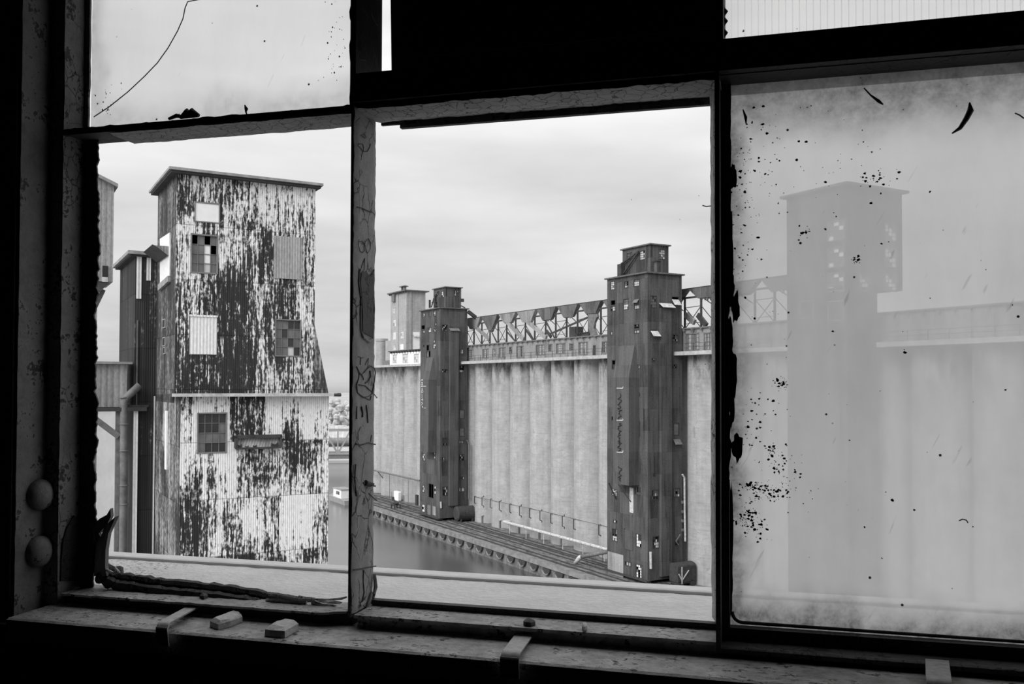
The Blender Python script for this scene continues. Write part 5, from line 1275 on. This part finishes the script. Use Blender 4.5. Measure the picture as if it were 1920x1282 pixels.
b = MB(); b.tube([a, c], .22, 8); b.bar(a.lerp(c, .2), a.lerp(c, .2) + D * 1.6 - Vector((0, 0, 2)), .2)
for f in (.1, .45, .8): q = a.lerp(c, f); b.bar(q, (q.x, q.y, 0), .1)
tag(b.build('conveying_pipe', M['ironmid']), 'thin grey pipe across the silos left of the smaller dark tower', 'pipe')
b = MB(); a = on_pl(1140, 1034, D, 87.6); m_ = on_pl(1088, 1044, D, 86.0); e = on_z(1078, 1056, .1)
b.tube([a, m_], [.32, .32], 10); b2 = MB(); b2.tube([m_ + (a - m_) * .04, m_, m_.lerp(e, .3), e], [.34, .36, .4, .3], 10)
t = thing('loading_spout', 'dark loading spout with a pale bent nozzle reaching from the larger dark tower', 'spout', (e.x, e.y, 0))
loc(b, 'spout_tube', M['ironmid'], t, smooth=True); loc(b2, 'nozzle', M['pipelight'], t, smooth=True)
b = MB()
for f in (.25, .55, .8): q = m_.lerp(a, f); b.bar(q, (q.x, q.y, 0), .05)
loc(b, 'stay', M['iron'], t)
# cable on stand-off brackets
t = thing('cable_line', 'thin cable on iron brackets crossing the silos between the towers', 'cable', SD(150, 92.9, 0), RZ)
cb = lambda X_, Y_: (lambda p: (150 - p.dot(S), 0, p.z))(on_pl(860 + X_ / 6.62, 930 + Y_ / 6.62, D, 92.8))
b = MB(); b.tube([cb(190, 6), cb(1000, 178), cb(1860, 385)], .035, 5); b.build('cable', M['iron'], t)
for x, y0, y1_, kd in ((190, 2, 85, 1), (285, 12, 115, 0), (387, 35, 140, 1), (500, 62, 172, 0), (628, 95, 200, 1), (750, 122, 238, 0), (872, 152, 265, 1), (1003, 182, 298, 0), (1135, 217, 330, 1), (1280, 247, 375, 0), (1420, 283, 405, 1), (1733, 355, 480, 1)):
    a, c = Vector(cb(x, y0)), Vector(cb(x, y1_)); b = MB(); dx = .55
    b.bar(a, c, .12); b.bar(a, a + Vector((dx, .1, .05)), .12); b.bar(c, c + Vector((dx, .1, -.05)), .12)
    if not kd: b.bar(a + Vector((dx, .1, .05)), a + Vector((dx, .1, .35)), .12); b.bar(c + Vector((dx, .1, -.05)), c + Vector((dx, .1, -.4)), .12)
    b.build('bracket', M['iron'], t)
# tank and bin beside the towers
p = on_pl(871, 972, S, 182.4); p.z = 0; b = MB(); ax = D; c0 = p + Vector((0, 0, 1.75))
b.lathe([(1.2, -2.2), (1.6, -2.0), (1.6, 2.0), (1.2, 2.2)], c0, 24, 0, (S, Vector((0, 0, 1)), D))
b.bar(c0 - D * 1.4 - S * 1.3 - Vector((0, 0, 1.0)), c0 - D * 1.4 + S * 1.3 - Vector((0, 0, 1.0)), .3, 1.5)
b.bar(c0 + D * 1.4 - S * 1.3 - Vector((0, 0, 1.0)), c0 + D * 1.4 + S * 1.3 - Vector((0, 0, 1.0)), .3, 1.5)
tag(recentre(b.build('round_tank', M['iron'], smooth=False)), 'dark round tank lying at the right foot of the smaller dark tower', 'tank')
t = thing('hopper_cart', 'dark hopper cart with a curved top at the right foot of the larger dark tower', 'cart', on_z(1280, 1097, 0), RZ)
b = MB(); w_, d_, h_ = 2.0, 3.4, 3.0
pr = [(-w_ / 2, -d_ / 2, .7), (w_ / 2, -d_ / 2, .7), (w_ / 2, -d_ / 2, h_)] + [(w_ / 2 * cos(pi * i / 8), -d_ / 2, h_ + .5 * sin(pi * i / 8)) for i in range(1, 8)] + [(-w_ / 2, -d_ / 2, h_)]
b.prism(pr, (0, d_, 0)); b.build('body', M['iron'], t)
b = MB(); b.bar((w_ / 2 + .06, -1, .5), (w_ / 2 + .06, -1, 3), .12); b.bar((w_ / 2 + .06, -1, 1), (w_ / 2 + .06, .3, 2.4), .12); b.bar((w_ / 2 + .06, -1, 1), (w_ / 2 + .06, -1.6, 2), .12); b.build('stay', M['pipelight'], t)
for yy in (-1.1, 1.1):
    b = MB(); b.lathe([(.45, -w_ / 2), (.45, w_ / 2)], (0, yy, .46), 16, 0, (Vector((0, 1, 0)), Vector((0, 0, 1)), Vector((1, 0, 0)))); b.build('wheel', M['iron'], t)
b = MB(); b.box(-w_ / 2 + .1, w_ / 2 - .1, -1.5, 1.5, .45, .72); b.build('chassis', M['iron'], t)
t = thing('winch', 'small dark winch standing on the quay left of the towers', 'winch', on_z(742, 953, 0), RZ)
b = MB()
for a, c in (((-1, -.7, 0), (-1, -.7, 1)), ((1, -.7, 0), (1, -.7, 1)), ((-1, .7, 0), (-1, .7, 1)), ((1, .7, 0), (1, .7, 1)), ((-1.1, -.7, 1), (1.1, -.7, 1)), ((-1.1, .7, 1), (1.1, .7, 1))): b.bar(a, c, .22)
b.build('stand', M['iron'], t)
b = MB(); b.tube([(0, -.7, 1.1), (0, .7, 1.1)], .35, 12); b.bar((.4, 0, 1.1), (-1.8, 0, 2.2), .35); b.lathe([(.45, -.2), (.45, .2)], (-1.8, 0, 2.2), 12, 0, (Vector((1, 0, 0)), Vector((0, 0, 1)), Vector((0, 1, 0)))); b.build('drum_arm', M['iron'], t)
p = SD(spx(742, 935, 91.7), 91.7); b = MB(); b.hexa([p + S * a + D * c + Vector((0, 0, z)) for z in (0, 2.4) for a, c in ((1.5, 0), (-1.5, 0), (-1.5, 1), (1.5, 1))])
tag(recentre(b.build('white_sheeting', M['white'], bevel=.2)), 'bright white sheeted stack against the silos left of the smaller dark tower', 'stack')
p = on_z(787, 950, 0)
b = MB(); x_ = SD(spx(780, 945, 92.6), 92.6, 0); b.hexa([x_ + S * a + D * c + Vector((0, 0, z)) for z in (0, 2.6) for a, c in ((.6, 0), (-.6, 0), (-.6, .6), (.6, .6))])
tag(recentre(b.build('dark_locker', M['iron'])), 'narrow black locker against the silos beside the smaller dark tower', 'locker')

# ---- boat, bridge and trees up river
p = on_z(628, 936, ZW); q = on_z(668, 949, ZW); t = thing('barge', 'small dark barge with a white cabin moored beyond the mullion', 'boat', p, atan2((q - p).y, (q - p).x))
Lb = (q - p).length - 3; b = MB()
hull = [(-.6, 0, 1.9), (1.2, -2.2, 1.5), (Lb, -2.4, 1.2), (Lb, 2.4, 1.2), (1.2, 2.2, 1.5)]
low = [(.6, 0, -.5), (1.8, -1.8, -.5), (Lb, -2, -.5), (Lb, 2, -.5), (1.8, 1.8, -.5)]
b.add(hull + low, [(0, 1, 2, 3, 4), (9, 8, 7, 6, 5)] + [(i + 5, (i + 1) % 5 + 5, (i + 1) % 5, i) for i in range(5)]); b.build('hull', M['boat'], t)
b = MB(); b.box(3.2, 9.5, -1.6, 1.6, 1.2, 3.6, 0); b.box(3.0, 9.7, -1.8, 1.8, 3.6, 3.8, 1); b.build('cabin', [M['cabin'], M['rooflight']], t)
b = MB()
for xx in (5.8, 7.2): b.box(xx, xx + 1, -1.66, -1.58, 2.2, 3.1)
b.build('window', M['glassdark'], t)
fb_ = 350.0
br = lambda px, py: (lambda d: EYE + d * (fb_ / d.dot(vh)))(ray(px, py))
a = br(560, 802); c = br(730, 815); zd0 = br(640, 860).z; zd1 = br(640, 852).z; ztp = br(640, 807).z
t = thing('truss_bridge', 'hazy steel truss bridge over the river far behind the flaking tower', 'bridge', (a.x, a.y, ZW), atan2((c - a).y, (c - a).x))
Lb = (c - a).to_2d().length; o_ = ZW
b = MB(); b.box(0, Lb, 0, 7, zd0 - o_, zd1 - o_); b.build('deck', M['ironmid'], t)
for yy in (0, 7):
    b = MB(); b.box(0, Lb, yy - .3, yy + .3, ztp - o_ - .3, ztp - o_ + .35); b.box(0, Lb, yy - .3, yy + .3, zd1 - o_, zd1 - o_ + .7); b.build('chord', M['bridge'], t)
    np_ = 7
    for i in range(np_ + 1):
        x = Lb * i / np_; b = MB(); b.box(x - .25, x + .25, yy - .25, yy + .25, zd1 - o_, ztp - o_); b.build('post', M['bridge'], t)
        if i < np_:
            b = MB(); x1 = Lb * (i + 1) / np_; z0_, z1_ = zd1 - o_, ztp - o_
            b.bar((x, yy, z0_ if i % 2 else z1_), (x1, yy, z1_ if i % 2 else z0_), .45); b.build('diagonal', M['bridge'], t)
for x in (2, Lb - 2): b = MB(); b.box(x - 1.5, x + 1.5, .5, 6.5, -2, zd0 - o_); b.build('pier', M['quayface'], t)
def tree(px, py, depth, h, w_, label):
    d_ = ray(px, py); p = EYE + d_ * (depth / d_.dot(vh)); p.z = -1.4
    t = thing('hazy_tree', label, 'tree', p, 0, 'hazy trees on the far bank')
    b = MB(); b.tube([(0, 0, 0), (.2, 0, h * .3), (0, 0, h * .75)], [.6, .45, .15], 6); b.build('trunk', M['ironmid'], t)
    b = MB(); q = random.Random(px)
    for i in range(60):
        a_ = q.uniform(0, 2 * pi); rr_ = q.random() ** .5 * w_; zz = h * q.uniform(.3, 1); rr_ *= 1.15 - abs(zz / h - .6)
        r = w_ * q.uniform(.1, .24); c = Vector((rr_ * cos(a_), rr_ * sin(a_), zz))
        n = 7; prof = [(r * sin(pi * (j + .5) / n) * q.uniform(.75, 1.2), -r * cos(pi * (j + .5) / n)) for j in range(n)]; b.lathe(prof, c, 8)
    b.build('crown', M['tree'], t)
tree(622, 760, 520, 22, 9, 'hazy tall tree right beside the gutter of the flaking tower'); tree(636, 772, 620, 8, 9, 'hazy low bush between the tall trees on the far bank'); tree(652, 760, 560, 20, 8, 'hazy tall tree beside the mullion')
b = MB()
for i in range(16):
    d_ = ray(600 + i * 6, 770); p = EYE + d_ * (480 / d_.dot(vh)); p.z = -1.4
    b.lathe([(9 * sin(pi * (j + .5) / 10), 5.5 - 5.5 * cos(pi * (j + .5) / 10) * .9) for j in range(5)][::1] + [(4, 9 + 2 * rnd.random())], p, 10)
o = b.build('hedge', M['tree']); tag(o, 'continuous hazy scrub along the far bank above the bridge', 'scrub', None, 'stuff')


# ------------------------------------------------------------------ pieces that lie apart become parts of their own
def split_pieces(ob):
    me = ob.data; n = len(me.vertices); par = list(range(n))
    def find(i):
        while par[i] != i: par[i] = par[par[i]]; i = par[i]
        return i
    for e in me.edges:
        a, c = find(e.vertices[0]), find(e.vertices[1])
        if a != c: par[a] = c
    isl = {}
    for i in range(n): isl.setdefault(find(i), []).append(i)
    ks = list(isl); box = []
    for k_ in ks:
        cs = [me.vertices[i].co for i in isl[k_]]
        box.append((Vector(map(min, *[tuple(c) for c in cs])), Vector(map(max, *[tuple(c) for c in cs]))))
    grp = list(range(len(ks)))
    def gf(i):
        while grp[i] != i: i = grp[i]
        return i
    for i in range(len(ks)):
        for j in range(i + 1, len(ks)):
            gap = sqrt(sum(max(0, box[i][0][q] - box[j][1][q], box[j][0][q] - box[i][1][q]) ** 2 for q in range(3)))
            size = max(max(box[q][1] - box[q][0]) for q in (i, j))
            if gap <= max(.02, .5 * size): grp[gf(j)] = gf(i)
    owner = {}
    for gi, k_ in enumerate(ks):
        for v in isl[k_]: owner[v] = gf(gi)
    sets = {}
    for p in me.polygons: sets.setdefault(owner[p.vertices[0]], []).append(p)
    if len(sets) < 2: return
    base = ob.name.split('.')[0]; mats = list(me.materials)
    for i, ps in enumerate(sets.values()):
        q = MB()
        idx = {}
        for p in ps:
            for v in p.vertices:
                if v not in idx: idx[v] = len(q.v); q.v.append(tuple(me.vertices[v].co))
            q.f.append(tuple(idx[v] for v in p.vertices)); q.mi.append(p.material_index)
        c = q.build(base, mats, ob.parent); c.matrix_local = ob.matrix_local.copy()
        if ob.get('label'): c['label'] = ob['label']
    bpy.data.objects.remove(ob)
for ob in [o for o in bpy.data.objects if o.type == 'MESH' and o.parent is not None]:
    nm = ob.name.split('.')[0]
    if nm in ('stay', 'daubed_lettering', 'painted_bracket', 'wall_bracket', 'roof_bracket', 'cobweb_strand', 'putty_flake', 'scratched_mark', 'dirt_speck'): split_pieces(ob)
    if nm == 'dirt_clot': ob['kind'] = 'stuff'
